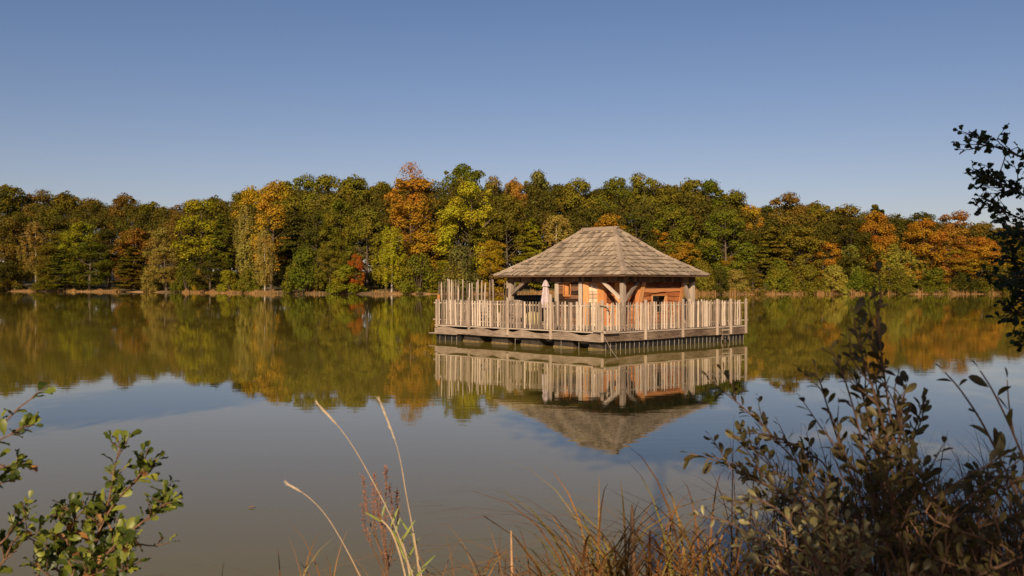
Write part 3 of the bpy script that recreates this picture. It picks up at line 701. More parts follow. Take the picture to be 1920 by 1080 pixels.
def inner(p0, p1, z0, z1, hole=None):
    p0 = Vector((*p0, 0)); p1 = Vector((*p1, 0)); L = (p1-p0).length; d = (p1-p0)/L; nn = Vector((-d.y, d.x, 0)); m = MB()
    def seg(a, b, c, e):
        A = p0+d*a+nn*.02; B = p0+d*b+nn*.02; C_ = B+nn*.05; D = A+nn*.05
        m.hexa([(A.x,A.y,c),(B.x,B.y,c),(C_.x,C_.y,c),(D.x,D.y,c),(A.x,A.y,e),(B.x,B.y,e),(C_.x,C_.y,e),(D.x,D.y,e)])
    if hole:
        s0, s1, h0, h1 = hole; seg(0, s0, z0, z1); seg(s1, L, z0, z1); seg(s0, s1, z0, h0); seg(s0, s1, h1, z1)
    else: seg(0, L, z0, z1)
    return m
ZT = 2.44
# walls are listed so that the outside lies on the right of p0->p1
A = (3.05, 5.0); B = (3.05, 3.62); C2 = (4.22, 1.68); D2 = (6.78, 1.68); E2 = (6.78, 5.0)
segs = []
hl = (.36, .73, 1.80, 2.33)
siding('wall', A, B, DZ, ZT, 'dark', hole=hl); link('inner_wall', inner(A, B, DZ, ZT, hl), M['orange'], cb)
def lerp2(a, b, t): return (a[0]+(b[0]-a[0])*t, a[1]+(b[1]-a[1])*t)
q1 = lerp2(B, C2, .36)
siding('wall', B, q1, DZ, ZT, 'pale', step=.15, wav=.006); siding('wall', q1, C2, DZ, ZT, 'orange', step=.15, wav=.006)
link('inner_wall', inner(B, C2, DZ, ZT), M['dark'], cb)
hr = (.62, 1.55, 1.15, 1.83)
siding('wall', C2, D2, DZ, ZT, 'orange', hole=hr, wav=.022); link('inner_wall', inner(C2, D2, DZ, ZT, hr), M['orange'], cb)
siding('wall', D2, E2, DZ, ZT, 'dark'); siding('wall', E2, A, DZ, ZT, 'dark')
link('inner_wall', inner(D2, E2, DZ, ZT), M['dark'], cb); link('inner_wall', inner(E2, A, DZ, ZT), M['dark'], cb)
def vboard(p, q, z0, z1, mat, out=.065, th=.03, p2=None, q2=None):
    """upright trim board between plan points p and q, standing proud of the siding; p2,q2 = top points if slanted"""
    p = Vector((*p, 0)); q = Vector((*q, 0)); p2 = Vector((*(p2 or p[:2]), 0)); q2 = Vector((*(q2 or q[:2]), 0)); d = (q-p).normalized(); nn = Vector((d.y, -d.x, 0)); a = nn*out; b2 = nn*(out+th)
    z = lambda v, h: (v.x, v.y, h)
    m = MB(); m.hexa([z(p+b2,z0), z(q+b2,z0), z(q+a,z0), z(p+a,z0), z(p2+b2,z1), z(q2+b2,z1), z(q2+a,z1), z(p2+a,z1)])
    link('trim_board', m, M[mat], cb)
vboard((3.05,5.08), (3.05,4.88), DZ, ZT, 'grey'); vboard((3.05,3.80), (3.05,3.62), DZ, ZT, 'grey')
def ch(t0, t1, mat): vboard(lerp2(B, C2, t0), lerp2(B, C2, t1), DZ, ZT, mat)
ch(.0, .10, 'bright'); ch(.25, .36, 'bright'); ch(.36, .41, 'orange'); ch(.55, .64, 'bright'); ch(.9, .98, 'orange')
m = MB(); m.box((3.9,1.9,.62),(3.94,1.94,2.4))
# slanted trims of the right wall
vboard((3.58,1.68), (3.86,1.68), DZ, 2.42, 'bright', p2=(4.2,1.68), q2=(4.42,1.68))
vboard((6.28,1.68), (6.46,1.68), DZ, 2.42, 'bright', p2=(6.78,1.68), q2=(6.96,1.68))
# windows
def window(p0, p1, hole, slant=0):
    p0 = Vector((*p0, 0)); p1 = Vector((*p1, 0)); L = (p1-p0).length; d = (p1-p0)/L; nn = Vector((d.y, -d.x, 0)); s0, s1, z0, z1 = hole
    def pt(s, z, o): q = p0+d*s+nn*o; return (q.x, q.y, z)
    f = MB(); w = .035; o_ = .085
    for a, b in (((s0-slant, z0), (s0, z1)), ((s1-slant, z0), (s1, z1)), ((s0-slant, z0), (s1-slant, z0)), ((s0, z1), (s1, z1))):
        f.bar(pt(a[0], a[1], o_-.04), pt(b[0], b[1], o_-.04), .03, .05, up=tuple(nn.cross(Vector((b[0]-a[0],0,b[1]-a[1])).normalized())+Vector((0,0,.001))))
    fo = link('window', f, M['bright'], cb)
    g = MB(); a_ = pt(s0-.02, z0, -.12); b_ = pt(s1+.02, z0, -.12); t = nn*.01
    g.hexa([a_, b_, (b_[0]-t.x, b_[1]-t.y, z0), (a_[0]-t.x, a_[1]-t.y, z0), (a_[0],a_[1],z1), (b_[0],b_[1],z1), (b_[0]-t.x,b_[1]-t.y,z1), (a_[0]-t.x,a_[1]-t.y,z1)])
    link('pane', g, M['glass'], fo); return fo
w1 = window(A, B, hl); w2 = window(C2, D2, hr)
# open shutter leaf standing in the left window, lit orange; jamb board in the right one
m = MB(); m.hexa([(3.05,4.62,1.83),(3.12,4.47,1.83),(3.13,4.48,1.83),(3.06,4.63,1.83),(3.05,4.62,2.30),(3.12,4.47,2.30),(3.13,4.48,2.30),(3.06,4.63,2.30)])
link('shutter', m, M['bright'], w1)
m = MB(); m.hexa([(5.45,1.63,1.2),(5.74,1.63,1.2),(5.74,1.66,1.2),(5.45,1.66,1.2),(5.70,1.63,1.80),(5.75,1.63,1.80),(5.75,1.66,1.80),(5.70,1.66,1.80)])
link('shutter', m, M['bright'], w2)
m = MB(); m.tube([(2.86,3.0,1.5),(2.86,3.02,2.2)], .01, 5); link('pole_hook', m, M['strap'], cb)

# --- roof: two-pitch hipped roof clad in courses of split shakes
RX0, RX1, RY0, RY1 = 2.47, 7.93, 1.08, 8.17; RXC = 5.2; RGY = (3.79, 5.46); ZE, ZB, ZR = 2.58, 3.42, 4.55; TB = .49
def zt_(t): return ZE+(ZB-ZE)*t/TB if t < TB else ZB+(ZR-ZB)*(t-TB)/(1-TB)
def lo_hi(face, t):
    if face in 'LR': return RY0+(RGY[0]-RY0)*t, RY1+(RGY[1]-RY1)*t
    return RX0+(RXC-RX0)*t, RX1+(RXC-RX1)*t
def rp(face, t, s, up=0):
    if face == 'L': return (RX0+(RXC-RX0)*t-up*.45, s, zt_(t)+up*.85)
    if face == 'R': return (RX1+(RXC-RX1)*t+up*.45, s, zt_(t)+up*.85)
    if face == 'F': return (s, RY0+(RGY[0]-RY0)*t-up*.45, zt_(t)+up*.85)
    return (s, RY1+(RGY[1]-RY1)*t+up*.45, zt_(t)+up*.85)
roof = None; m = MB(); NCO = 11
for face in 'LRFB':
    for c in range(NCO):
        t0 = c/NCO; t1 = min(1, (c+1.25)/NCO); l0, h0 = lo_hi(face, t0); l1, h1 = lo_hi(face, t1)
        s = l0; skew = 0
        while s < h0-.01:
            w = rnd.uniform(.07, .17); e = min(s+w, h0); tt0 = max(0, t0+rnd.uniform(-.008, .008)); up0 = .062+rnd.uniform(0, .018); up1 = .012
            a0, a1 = s+.002, e-.002; b0 = min(max(a0, l1), h1); b1 = min(max(a1, l1), h1)
            if b1-b0 < .004:
                if a0 < (l0+h0)/2: b1 = b0+.004
                else: b0 = b1-.004
            m.hexa([rp(face,tt0,a0,up0-.026), rp(face,tt0,a1,up0-.026), rp(face,t1,b1,up1-.02), rp(face,t1,b0,up1-.02),
                    rp(face,tt0,a0,up0), rp(face,tt0,a1,up0), rp(face,t1,b1,up1), rp(face,t1,b0,up1)])
            s = e
roof = link('roof', m, M['shake'], cb)
for (fx, fy, gy) in ((RX0,RY0,RGY[0]),(RX1,RY0,RGY[0]),(RX0,RY1,RGY[1]),(RX1,RY1,RGY[1])):
    m = MB(); sgx = 1 if fx < RXC else -1; sgy = 1 if fy < 4.6 else -1
    for c in range(NCO+1):
        t0 = max(-.006, c/(NCO+1)-.006); t1 = min(1, (c+1.2)/(NCO+1))
        a = Vector((fx+(RXC-fx)*t0, fy+(gy-fy)*t0, zt_(max(0,t0))+.105)); b = Vector((fx+(RXC-fx)*t1, fy+(gy-fy)*t1, zt_(t1)+.085))
        for k in (0, 1):
            off = Vector((sgx*.17, 0, -.03)) if k == 0 else Vector((0, sgy*.17, -.03))
            dd = Vector((0,0,.02)); m.hexa([a-dd, b-dd, b+off-dd*1.2, a+off-dd*1.2, a, b, b+off, a+off])
    import bmesh as _b
    me = m.mesh('hip_cap'); bm = _b.new(); bm.from_mesh(me); _b.ops.remove_doubles(bm, verts=bm.verts, dist=.0004); bm.to_mesh(me); bm.free()
    link('hip_cap', me, M['shake_cap'], roof)
m = MB()
for k in (-1, 1):
    m.hexa([(RXC, RGY[0]-.16, ZR+.06), (RXC, RGY[1]+.16, ZR+.06), (RXC+k*.17, RGY[1]+.12, ZR-.07), (RXC+k*.17, RGY[0]-.12, ZR-.07),
            (RXC, RGY[0]-.16, ZR+.09), (RXC, RGY[1]+.16, ZR+.09), (RXC+k*.18, RGY[1]+.12, ZR-.04), (RXC+k*.18, RGY[0]-.12, ZR-.04)])
link('ridge_cap', m, M['shake_cap'], roof)
m = MB()  # underside boarding
for face in 'LRFB':
    for c in range(6):
        t0, t1 = c/6+.002, (c+1)/6-.002; l0, h0 = lo_hi(face, t0); l1, h1 = lo_hi(face, t1)
        m.hexa([rp(face,t0,l0,-.03), rp(face,t0,h0,-.03), rp(face,t1,h1,-.03), rp(face,t1,l1,-.03), rp(face,t0,l0,-.008), rp(face,t0,h0,-.008), rp(face,t1,h1,-.008), rp(face,t1,l1,-.008)])
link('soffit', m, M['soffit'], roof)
# dark windbreak at the back of the terrace
m = MB(); z = DZ
while z < 1.62: m.box((4.3, 8.72, z), (6.35, 8.76, z+.165)); z += .17
m.box((4.25, 8.69, 1.62), (6.4, 8.81, 1.71))
tag(link('windbreak', m, M['black'], None, RC, RZ), 'low dark boarded windbreak at the back of the covered terrace', 'panel')

# --- things on the deck
ps = thing('parasol', 'closed pale pink parasol standing on the covered terrace', 'parasol', W2(2.6, 5.25, DZ), RZ)
m = MB(); m.lathe([(.035,1.82),(.06,1.79),(.145,1.58),(.13,1.57)], 14, flute=.12); m.lathe([(.085,1.57),(.10,1.50),(.15,1.1),(.19,.86),(.215,.74),(.15,.70),(.06,.72)], 14, flute=.16); link('canopy', m, M['fabric'], ps, smooth=False)
m = MB(); m.tube([(0,0,.02),(0,0,1.84)], .022, 8); link('pole', m, M['post'], ps)
m = MB(); m.lathe([(.24,0),(.24,.05),(.06,.09),(.04,.2)], 14); link('base', m, M['black'], ps)
pf = MB(); pf.lathe([(.16,.0),(.30,.06),(.345,.25),(.33,.42),(.22,.55),(.08,.585)], 18, flute=.02)
tag(link('pouf', pf, M['pouf'], None, W2(1.8, 5.2, DZ), 0, smooth=True), 'round yellowish pouf on the deck behind the left fence', 'pouf')
def slat_chair(x, y, rz, label, nm):
    t = thing(nm, label, 'chair', W2(x, y, DZ), RZ+rz, 'wooden deck chairs')
    m = MB()
    for k in range(6): m.box((-.27, -.28+k*.095, .34-k*.014), (.27, -.20+k*.095, .36-k*.014))
    link('seat', m, M['grey'], t)
    m = MB()
    for k in range(6):
        xx = -.24+k*.096; top = .98+.05*math.sin(math.pi*(k+.5)/6)
        m.hexa([(xx-.04,.26,.26),(xx+.04,.26,.26),(xx+.04,.285,.26),(xx-.04,.285,.26),(xx-.04,.5,top),(xx+.04,.5,top),(xx+.04,.525,top),(xx-.04,.525,top)])
    m.bar((-.3,.34,.45),(.3,.34,.45), .03, .07); m.bar((-.3,.49,.86),(.3,.49,.86), .03, .07); link('backrest', m, M['grey'], t)
    for sx in (-1, 1):
        m = MB(); m.box((sx*.32-.06,-.36,.52),(sx*.32+.06,.42,.545)); link('armrest', m, M['grey'], t)
        m = MB(); m.bar((sx*.31,-.3,0),(sx*.31,-.3,.52), .05, .09); link('leg', m, M['grey'], t)
        m = MB(); m.bar((sx*.31,.45,0),(sx*.31,.3,.52), .05, .09); link('leg', m, M['grey'], t)
slat_chair(1.0, 6.85, .3, 'wooden slatted armchair behind the left fence, left of the tall roof post', 'deck_chair')
slat_chair(1.75, 6.1, -.8, 'wooden slatted armchair behind the left fence, right of the tall roof post', 'deck_chair')
tb = thing('deck_table', 'low wooden table between the fence and the tall screen at the left end', 'table', W2(1.3, 7.9, DZ), RZ)
m = MB()
for k in range(6): m.box((-.5, -.4+k*.135, .66), (.5, -.275+k*.135, .69))
link('tabletop', m, M['grey'], tb)
for sx in (-.42, .42):
    for sy in (-.32, .32):
        m = MB(); m.bar((sx, sy, 0), (sx, sy, .66), .07); link('leg', m, M['grey'], tb)
m = MB(); m.hexa([(-.17,-.1,0),(.17,-.1,0),(.17,.1,0),(-.17,.1,0),(-.13,-.07,.42),(.13,-.07,.42),(.13,.07,.42),(-.13,.07,.42)])
m2 = thing('lantern', 'small orange lantern on a post at the far left corner of the raft', 'lantern', W2(.05, 8.86, 1.5), RZ)
m = MB(); m.lathe([(.055,.06),(.065,.10),(.065,.28),(.045,.33),(.02,.35)], 8); link('shade', m, M['cushion'], m2)
m = MB(); m.tube([(0,0,.0),(0,0,.12)], .035, 6); link('stem', m, M['post'], m2)
bl = MB(); bl.lathe([(.05,0),(.05,.92),(.085,.93),(.085,1.0),(.04,1.03)], 10)
tag(link('bollard', bl, M['post'], None, W2(6.6, 1.1, .66), 0), 'small white-capped bollard lamp behind the right-hand fence', 'lamp')
# ------------------------------------------------------------------ near bank: shrubs, grasses, tree
class Leaves:
    """builds many folded leaves into one mesh"""
    def __init__(s): s.v = []; s.f = []
    def leaf(s, p, d, nrm, L, Wd, shape='ell', fold=.25, curl=.15):
        d = d.normalized(); x = d.cross(nrm)
        if x.length < 1e-4: x = d.cross(Vector((1,0,.2)))
        x.normalize(); n = x.cross(d).normalized()
        ts = [0, .2, .45, .7, .9, 1]
        ws = {'ell': [.03, .5, .95, 1.0, .66, .12], 'obo': [.05, .38, .78, 1.0, .88, .42], 'lan': [.1, .9, 1, .8, .35, 0]}[shape]
        o = len(s.v); st = L*.12
        for i, (t, w) in enumerate(zip(ts, ws)):
            c = p+d*(st+L*t)-n*(curl*L*t*t)
            ww = w*Wd/2; z = fold*ww+(.10*Wd*(-1)**i if shape == 'obo' else 0)
            s.v += [tuple(c-x*ww+n*z), tuple(c), tuple(c+x*ww+n*z)]
        for i in range(5):
            a = o+i*3; s.f += [(a, a+1, a+4, a+3), (a+1, a+2, a+5, a+4)]
        k = len(s.v); s.v += [tuple(p), tuple(p+d*st*1.05+x*L*.012)]; s.f.append((k, k+1, o+1))
    def mesh(s, name):
        me = bpy.data.meshes.new(name); me.from_pydata(s.v, [], s.f); me.update(); return me
FR = random.Random(21)
def rv(a=1): return Vector((FR.gauss(0, a), FR.gauss(0, a), FR.gauss(0, a)))
def smooth_path(pts, n):
    out = []
    for i in range(len(pts)-1):
        p0 = pts[max(i-1,0)]; p1 = pts[i]; p2 = pts[i+1]; p3 = pts[min(i+2,len(pts)-1)]
        for k in range(n):
            t = k/n; out.append(.5*((2*p1)+(p2-p0)*t+(2*p0-5*p1+4*p2-p3)*t*t+(3*p1-p0-3*p2+p3)*t*t*t))
    out.append(pts[-1].copy()); return out
def twig(wood, lv, pts, r0, r1, spacing, L, asp, shape, start=.1, droop=.0, dens=1, curl=.15, up=.35, dry=None, pdry=0):
    path = smooth_path(pts, 5); k = len(path); wood.tube(path, [r0+(r1-r0)*i/(k-1) for i in range(k)], 5)
    ln = 0; side = 1; nxt = 0; tot = sum((path[i+1]-path[i]).length for i in range(k-1)); nxt = tot*start
    for i in range(k-1):
        seg = path[i+1]-path[i]; sl = seg.length; dirn = seg.normalized()
        while nxt <= ln+sl:
            if FR.random() < dens:
                q = path[i]+seg*((nxt-ln)/sl); perp = dirn.cross(rv()).normalized(); perp = (perp+Vector((side*.8,0,.1))*.9).normalized()
                d = (dirn*.75+perp*.9+Vector((0,0,up*.4-droop))).normalized(); n = (Vector((0,-.25,1))+rv(.55)).normalized()
                l = L*FR.uniform(.6, 1.15); tgt = dry if dry is not None and FR.random() < pdry else lv
                tgt.leaf(q, d, n, l, l*asp*FR.uniform(.8, 1.15), shape, FR.uniform(.1, .5), curl*FR.uniform(-.4, 2.2))
            side = -side; nxt += spacing*FR.uniform(.6, 1.4)
        ln += sl
    lv.leaf(path[-1], (path[-1]-path[-2]), Vector((.8,.1,.5))+rv(.5), L*.6, L*.6*asp, shape)
    return path
def PP(l, d, dd=0): return [P(x, y, d+dd*i/(max(1,len(l)-1))) for i, (x, y) in enumerate(l)]

# --- left alders
def alder(name, label, base, branches, d, ns=5):
    root = thing(name, label, 'shrub', base)
    wd = MB(); lv = Leaves(); dr = Leaves()
    for pts, dd, dens in branches:
        path = twig(wd, lv, [Vector(base)+Vector((FR.uniform(-.04, .04), FR.uniform(-.04, .04), 0))]+PP(pts, d+FR.uniform(-.1, .1), dd), .0065, .0022, .016, .052, .58, 'obo', .12, 0, dens*.9, .25, .9, dr, .08)
        for s in range(ns+2+len(path)//7):     # side shoots
            a = FR.randrange(len(path)//3, len(path)); q = path[a]; dirn = (path[a]-path[max(0, a-1)]).normalized() if a else Vector((0,0,1))
            e = q+(dirn*.5+Vector((FR.uniform(-.7, .7), FR.uniform(-.6, .6), FR.uniform(.0, .5)))).normalized()*FR.uniform(.04, .10)
            twig(wd, lv, [q, q.lerp(e, .5)+rv(.008), e], .003, .0015, .015, .046, .58, 'obo', .3, 0, .9, .25, .9, dr, .07)
    off = Vector(base)
    for mb in (wd, lv, dr): mb.v = [tuple(Vector(v)-off) for v in mb.v]
    link('branches', wd, M['twig'], root); link('leaves', lv.mesh('leaves'), M['alder'], root, smooth=True); link('dry_leaves', dr.mesh('dry_leaves'), M['dryleaf'], root, smooth=True)
bz = lambda x, y: (x, y, ground_z(x, y)-.03)
alder('alder_shrub', 'leafy green alder shrub with some brown leaves at the lower left', bz(-1.9, 3.2), [
 ([(150,1110),(172,1040),(190,990),(205,930),(216,870),(226,835)], .1, .75),
 ([(150,1110),(175,1020),(210,950),(245,910),(268,885)], .0, .95),
 ([(150,1110),(190,1050),(240,1000),(285,965),(306,945)], -.1, .95),
 ([(140,1110),(165,1060),(210,1030),(250,1015),(262,1025)], -.2, .95),
 ([(120,1110),(128,1050),(132,1000),(140,965),(110,965),(95,968)], .2, .6),
 ([(150,1110),(185,1075),(225,1062),(240,1068)], -.2, 1.0),
 ([(100,1110),(95,1060),(115,1030),(140,1012)], .1, .8),
 ([(90,1120),(70,1080),(90,1055),(110,1042)], .2, .9),
 ([(160,1110),(190,1070),(205,1040),(215,1000)], .0, 1.0),
 ([(150,1110),(170,1000),(185,960),(200,945),(230,930)], .15, .9)], 3.3)
alder('alder_shrub', 'alder sprays reaching in from the left edge above the lower shrub', bz(-2.6, 3.4), [
 ([(-140,900),(-80,840),(-20,815),(10,790),(35,765),(62,745)], 0, .6),
 ([(-140,930),(-60,900),(-10,880),(15,875),(34,872)], 0, .95),
 ([(-140,960),(-70,930),(-20,915),(5,905),(22,900)], 0, 1.0),
 ([(-120,900),(-60,850),(-20,835),(5,822),(28,812)], 0, .7),
 ([(-60,1100),(-20,1040),(10,1010),(30,985),(52,972)], 0, .8),
 ([(-60,1110),(0,1060),(22,1020),(40,1005),(64,1015)], .1, .7)], 3.2, 0)

# --- right sallow: many wands
def sallow(name, label, base, wands, d, mat, L=.049, asp=.46, sp=.022, side=4, r0=.0055):
    root = thing(name, label, 'shrub', base); wd = MB(); lv = Leaves()
    for pts, dd, dens in wands:
        path = twig(wd, lv, [Vector(base)+Vector((FR.uniform(-.08, .08), FR.uniform(-.08, .08), 0))]+PP(pts, d+FR.uniform(-.15, .15), dd), r0, .002, sp, L, asp, 'ell', .05, 0, dens, .2, .5)
        for s in range(side):
            a = FR.randrange(len(path)//4, max(len(path)//4+1, int(len(path)*.85))); q = path[a]; dirn = (path[a]-path[max(0, a-1)]).normalized() if a else Vector((0,0,1))
            e = q+(dirn*.7+Vector((FR.uniform(-.6, .6), FR.uniform(-.6, .6), FR.uniform(.0, .5)))).normalized()*FR.uniform(.08, .22)
            twig(wd, lv, [q, q.lerp(e, .5)+rv(.01), e], .003, .0014, sp, L*.85, asp, 'ell', .2, 0, dens, .2, .4)
    off = Vector(base)
    for mb in (wd, lv): mb.v = [tuple(Vector(v)-off) for v in mb.v]
    link('branches', wd, M['twig'], root); link('leaves', lv.mesh('leaves'), M[mat], root)
sallow('sallow_shrub', 'tall dark sallow bush with upright leafy stems in front of the right-hand water', bz(1.15, 3.0), [
 ([(1700,1120),(1690,950),(1672,800),(1655,680),(1646,600),(1638,548)], -.2, .75),
 ([(1690,1120),(1680,960),(1668,850),(1640,740),(1612,650),(1600,590)], -.3, .75),
 ([(1700,1120),(1700,960),(1690,860),(1690,780),(1700,720)], .1, .85),
 ([(1680,1120),(1660,960),(1650,860),(1650,780),(1640,700)], .0, .9),
 ([(1690,1120),(1650,990),(1630,900),(1610,800),(1580,700),(1555,650)], -.1, .8),
 ([(1700,1120),(1690,1000),(1700,900),(1710,830),(1730,760)], .1, .9),
 ([(1670,1120),(1640,1000),(1600,900),(1570,820),(1545,740),(1530,690)], .2, .55),
 ([(1680,1120),(1640,1000),(1590,960),(1540,900),(1500,860)], .1, .75),
 ([(1700,1120),(1680,980),(1665,900),(1660,820)], -.3, 1.0),
 ([(1710,1120),(1730,1000),(1715,920),(1710,860)], -.2, 1.0),
 ([(1690,1120),(1660,1010),(1640,930),(1625,870)], -.1, 1.0),
 ([(1690,1120),(1665,930),(1640,830),(1620,750),(1600,700)], .0, .9)], 3.05, 'sallow', side=7)
sallow('sallow_shrub', 'sallow spray reaching left over the grey water, lower left of the tall bush', bz(1.0, 3.4), [
 ([(1600,1080),(1540,1000),(1470,930),(1400,890),(1345,865),(1292,850)], .2, .85),
 ([(1600,1060),(1560,980),(1520,900),(1460,830),(1400,770),(1352,730),(1325,706)], .3, .85),
 ([(1590,1060),(1550,980),(1500,930),(1450,880),(1400,830),(1385,800)], .3, .7),
 ([(1600,1080),(1530,990),(1470,960),(1420,945),(1380,940)], .0, .8),
 ([(1600,1090),(1560,900),(1520,850),(1480,830),(1440,815),(1400,812)], .2, .75),
 ([(1600,1100),(1560,1020),(1500,960),(1440,900),(1410,870)], -.1, .9)], 3.3, 'sallow', side=5, r0=.0042, L=.054, sp=.018)
sallow('sallow_shrub', 'low sallow with leaves coloured pale as if sunlit under the tall dark bush', bz(.85, 2.9), [
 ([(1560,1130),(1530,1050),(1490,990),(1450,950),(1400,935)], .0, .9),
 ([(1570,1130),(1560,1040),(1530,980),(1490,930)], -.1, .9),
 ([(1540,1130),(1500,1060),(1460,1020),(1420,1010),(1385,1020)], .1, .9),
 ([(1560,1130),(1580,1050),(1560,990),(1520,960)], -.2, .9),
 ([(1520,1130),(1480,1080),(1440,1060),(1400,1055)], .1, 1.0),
 ([(1590,1130),(1610,1060),(1590,1000),(1560,960)], .0, .9)], 2.9, 'sallow_lit', L=.038, sp=.016, side=6, r0=.004)
sallow('sallow_shrub', 'two bare-stemmed sallow wands with large leaves near the right edge', bz(1.9, 3.0), [
 ([(1960,1100),(1920,960),(1880,870),(1840,790),(1800,730),(1772,698)], -.1, .5),
 ([(1990,1100),(1960,950),(1920,860),(1890,790),(1860,730),(1838,695)], -.1, .45)], 2.9, 'sallow', L=.068, sp=.03, side=1)
sallow('sallow_shrub', 'dense dark sallow thicket in the bottom right corner', bz(1.8, 3.2), [
 ([(1880+FR.uniform(-130,120),1130),(1850+FR.uniform(-130,100),1040),(1840+FR.uniform(-130,90),960),(1830+FR.uniform(-100,100),FR.uniform(850,920))], FR.uniform(-.3,.3), .85) for _ in range(11)], 3.0, 'sallow', side=4)

# --- overhanging alder at the right edge (trunk just outside the frame)
TX, TY = 4.35, 6.3
at = thing('alder_tree', 'dark overhanging alder tree at the right edge, leaves against the sky', 'tree', bz(TX, TY-1.3))
TY -= 1.3; off = Vector((TX, TY, ground_z(TX, TY)-.03)); wd = MB(); lv = Leaves()
wd2 = MB(); wd2.tube([off-off, Vector((-.1,.2,1.6)), Vector((-.2,.5,3.2)), Vector((-.25,.6,5.2))], [.12,.09,.06,.02], 9)
def bough(pts, d, dd, n, L=.05):
    pw = PP([(x_+38, y_) for x_, y_ in pts], d, dd); path = smooth_path([Vector((TX-.12, TY+.35, pw[0].z-.25))]+pw, 5); k = len(path); wd.tube(path, [.016-.013*i/(k-1) for i in range(k)], 5)
    for s in range(n):
        a = int(k*FR.uniform(.05, .98)); a = min(a, k-1); q = path[a]; dirn = (path[a]-path[a-1]).normalized() if a else Vector((-1,0,.3))
        e = q+(dirn*.6+Vector((FR.uniform(-.9, .5), FR.uniform(-.8, .8), FR.uniform(-.55, .6)))).normalized()*FR.uniform(.10, .30)*(1.15-a/k*.6)
        twig(wd, lv, [q, q.lerp(e, .5)+rv(.02), e], .004, .0016, .030, L, .78, 'obo', .05, .15, .95, .2, .3)
    twig(wd, lv, path[-6:], .004, .0016, .03, L, .78, 'obo', 0, .1, .95)
for pts, n in [
 ([(2120,420),(2020,360),(1950,330),(1890,300),(1840,280),(1806,268)], 34),
 ([(2120,480),(2020,430),(1950,400),(1890,370),(1840,345),(1806,330)], 38),
 ([(2120,500),(2030,470),(1960,445),(1900,420),(1850,398),(1818,378)], 36),
 ([(2110,370),(2030,330),(1980,290),(1940,262),(1912,205)], 12),
 ([(2120,540),(2030,500),(1970,480),(1910,460),(1860,440)], 34),
 ([(2120,560),(2030,540),(1960,520),(1900,500),(1860,485)], 34),
 ([(2120,600),(2030,580),(1960,560),(1900,545),(1850,530),(1830,515)], 36),
 ([(2120,640),(2030,620),(1960,600),(1900,590),(1860,585)], 34),
 ([(2120,690),(2030,650),(1970,635),(1920,625),(1890,628)], 20),
 ([(2120,560),(2040,520),(1990,480),(1940,440),(1910,400)], 30),
 ([(2120,440),(2040,400),(1990,360),(1950,330)], 24),
 ([(2120,620),(2040,560),(1980,520),(1930,510),(1890,530)], 36)]:
    bough(pts, 5.4+FR.uniform(-.5, .5), FR.uniform(-.3, .3), n)
for mb in (wd, lv): mb.v = [tuple(Vector(v)-off) for v in mb.v]
link('trunk', wd2, M['bark'], at); link('branches', wd, M['bark'], at)
link('crown', lv.mesh('crown'), M['dkalder'], at)
rg = np.random.default_rng(3); th_ = rg.uniform(0, 6.28, 60); rr_ = rg.uniform(.2, 1.25, 60)
cc = np.stack([.95+rr_*np.cos(th_)*.9, .5+rr_*np.sin(th_), rg.uniform(1.3, 5.4, 60)], 1)
link('crown', quads('crown', [cloud(rg, cc, list(rg.uniform(.25, .5, 60)), 420, .035)]), M['dkalder'], at)
# upper crown outside the frame, and the trees on the camera's own bank that shade the right foreground
rng = np.random.default_rng(77)
def near_tree(x, y, h, r, z0, label, nl=60, tr=1.):
    root = thing('bank_tree', label, 'tree', bz(x, y), 0, 'trees on the near bank')
    C = []; Rr = []
    for i in range(nl):
        th = rng.uniform(0, 6.28); u = rng.random(); rr = r*math.sin(math.pi*(.12+.8*u))**.6*rng.uniform(.2, .95)
        C.append([rr*math.cos(th), rr*math.sin(th), z0+(h-z0)*u]); Rr.append(rng.uniform(.5, .9))
    cr = quads('crown', [cloud(rng, np.array(C), Rr, 260, .10)]); o = link('crown', cr, M['leaf'], root); o.color = (.06, .07, .016, 1)
    t = MB(); t.tube([(0,0,0),(.1,.1,h*.4),(0,0,h*.9)], [.18*tr,.12*tr,.03*tr], 8); link('trunk', t, M['bark'], root)
near_tree(.95, -4.8, 8.4, 2.0, 2.6, 'bushy tree on the near bank behind the tall sallow bush', 46)
near_tree(-1.2, -5.2, 14.0, 2.6, 8.2, 'slim tree with a high crown on the near bank left of the bushy one', 130, .35)
near_tree(3.9, -5.6, 14.5, 3.3, 3.4, 'tall tree on the near bank right of the bushy one', 160)
near_tree(9.6, -4.6, 14.8, 3.8, 2.4, 'tallest tree on the near bank, second from the right', 170)
near_tree(15.8, -2.8, 14.0, 3.8, 2.4, 'tree on the near bank, furthest right', 130)
near_tree(-10.8, -1.8, 10.2, 2.0, 8.2, 'round-topped tree on the near bank, far to the left', 44)

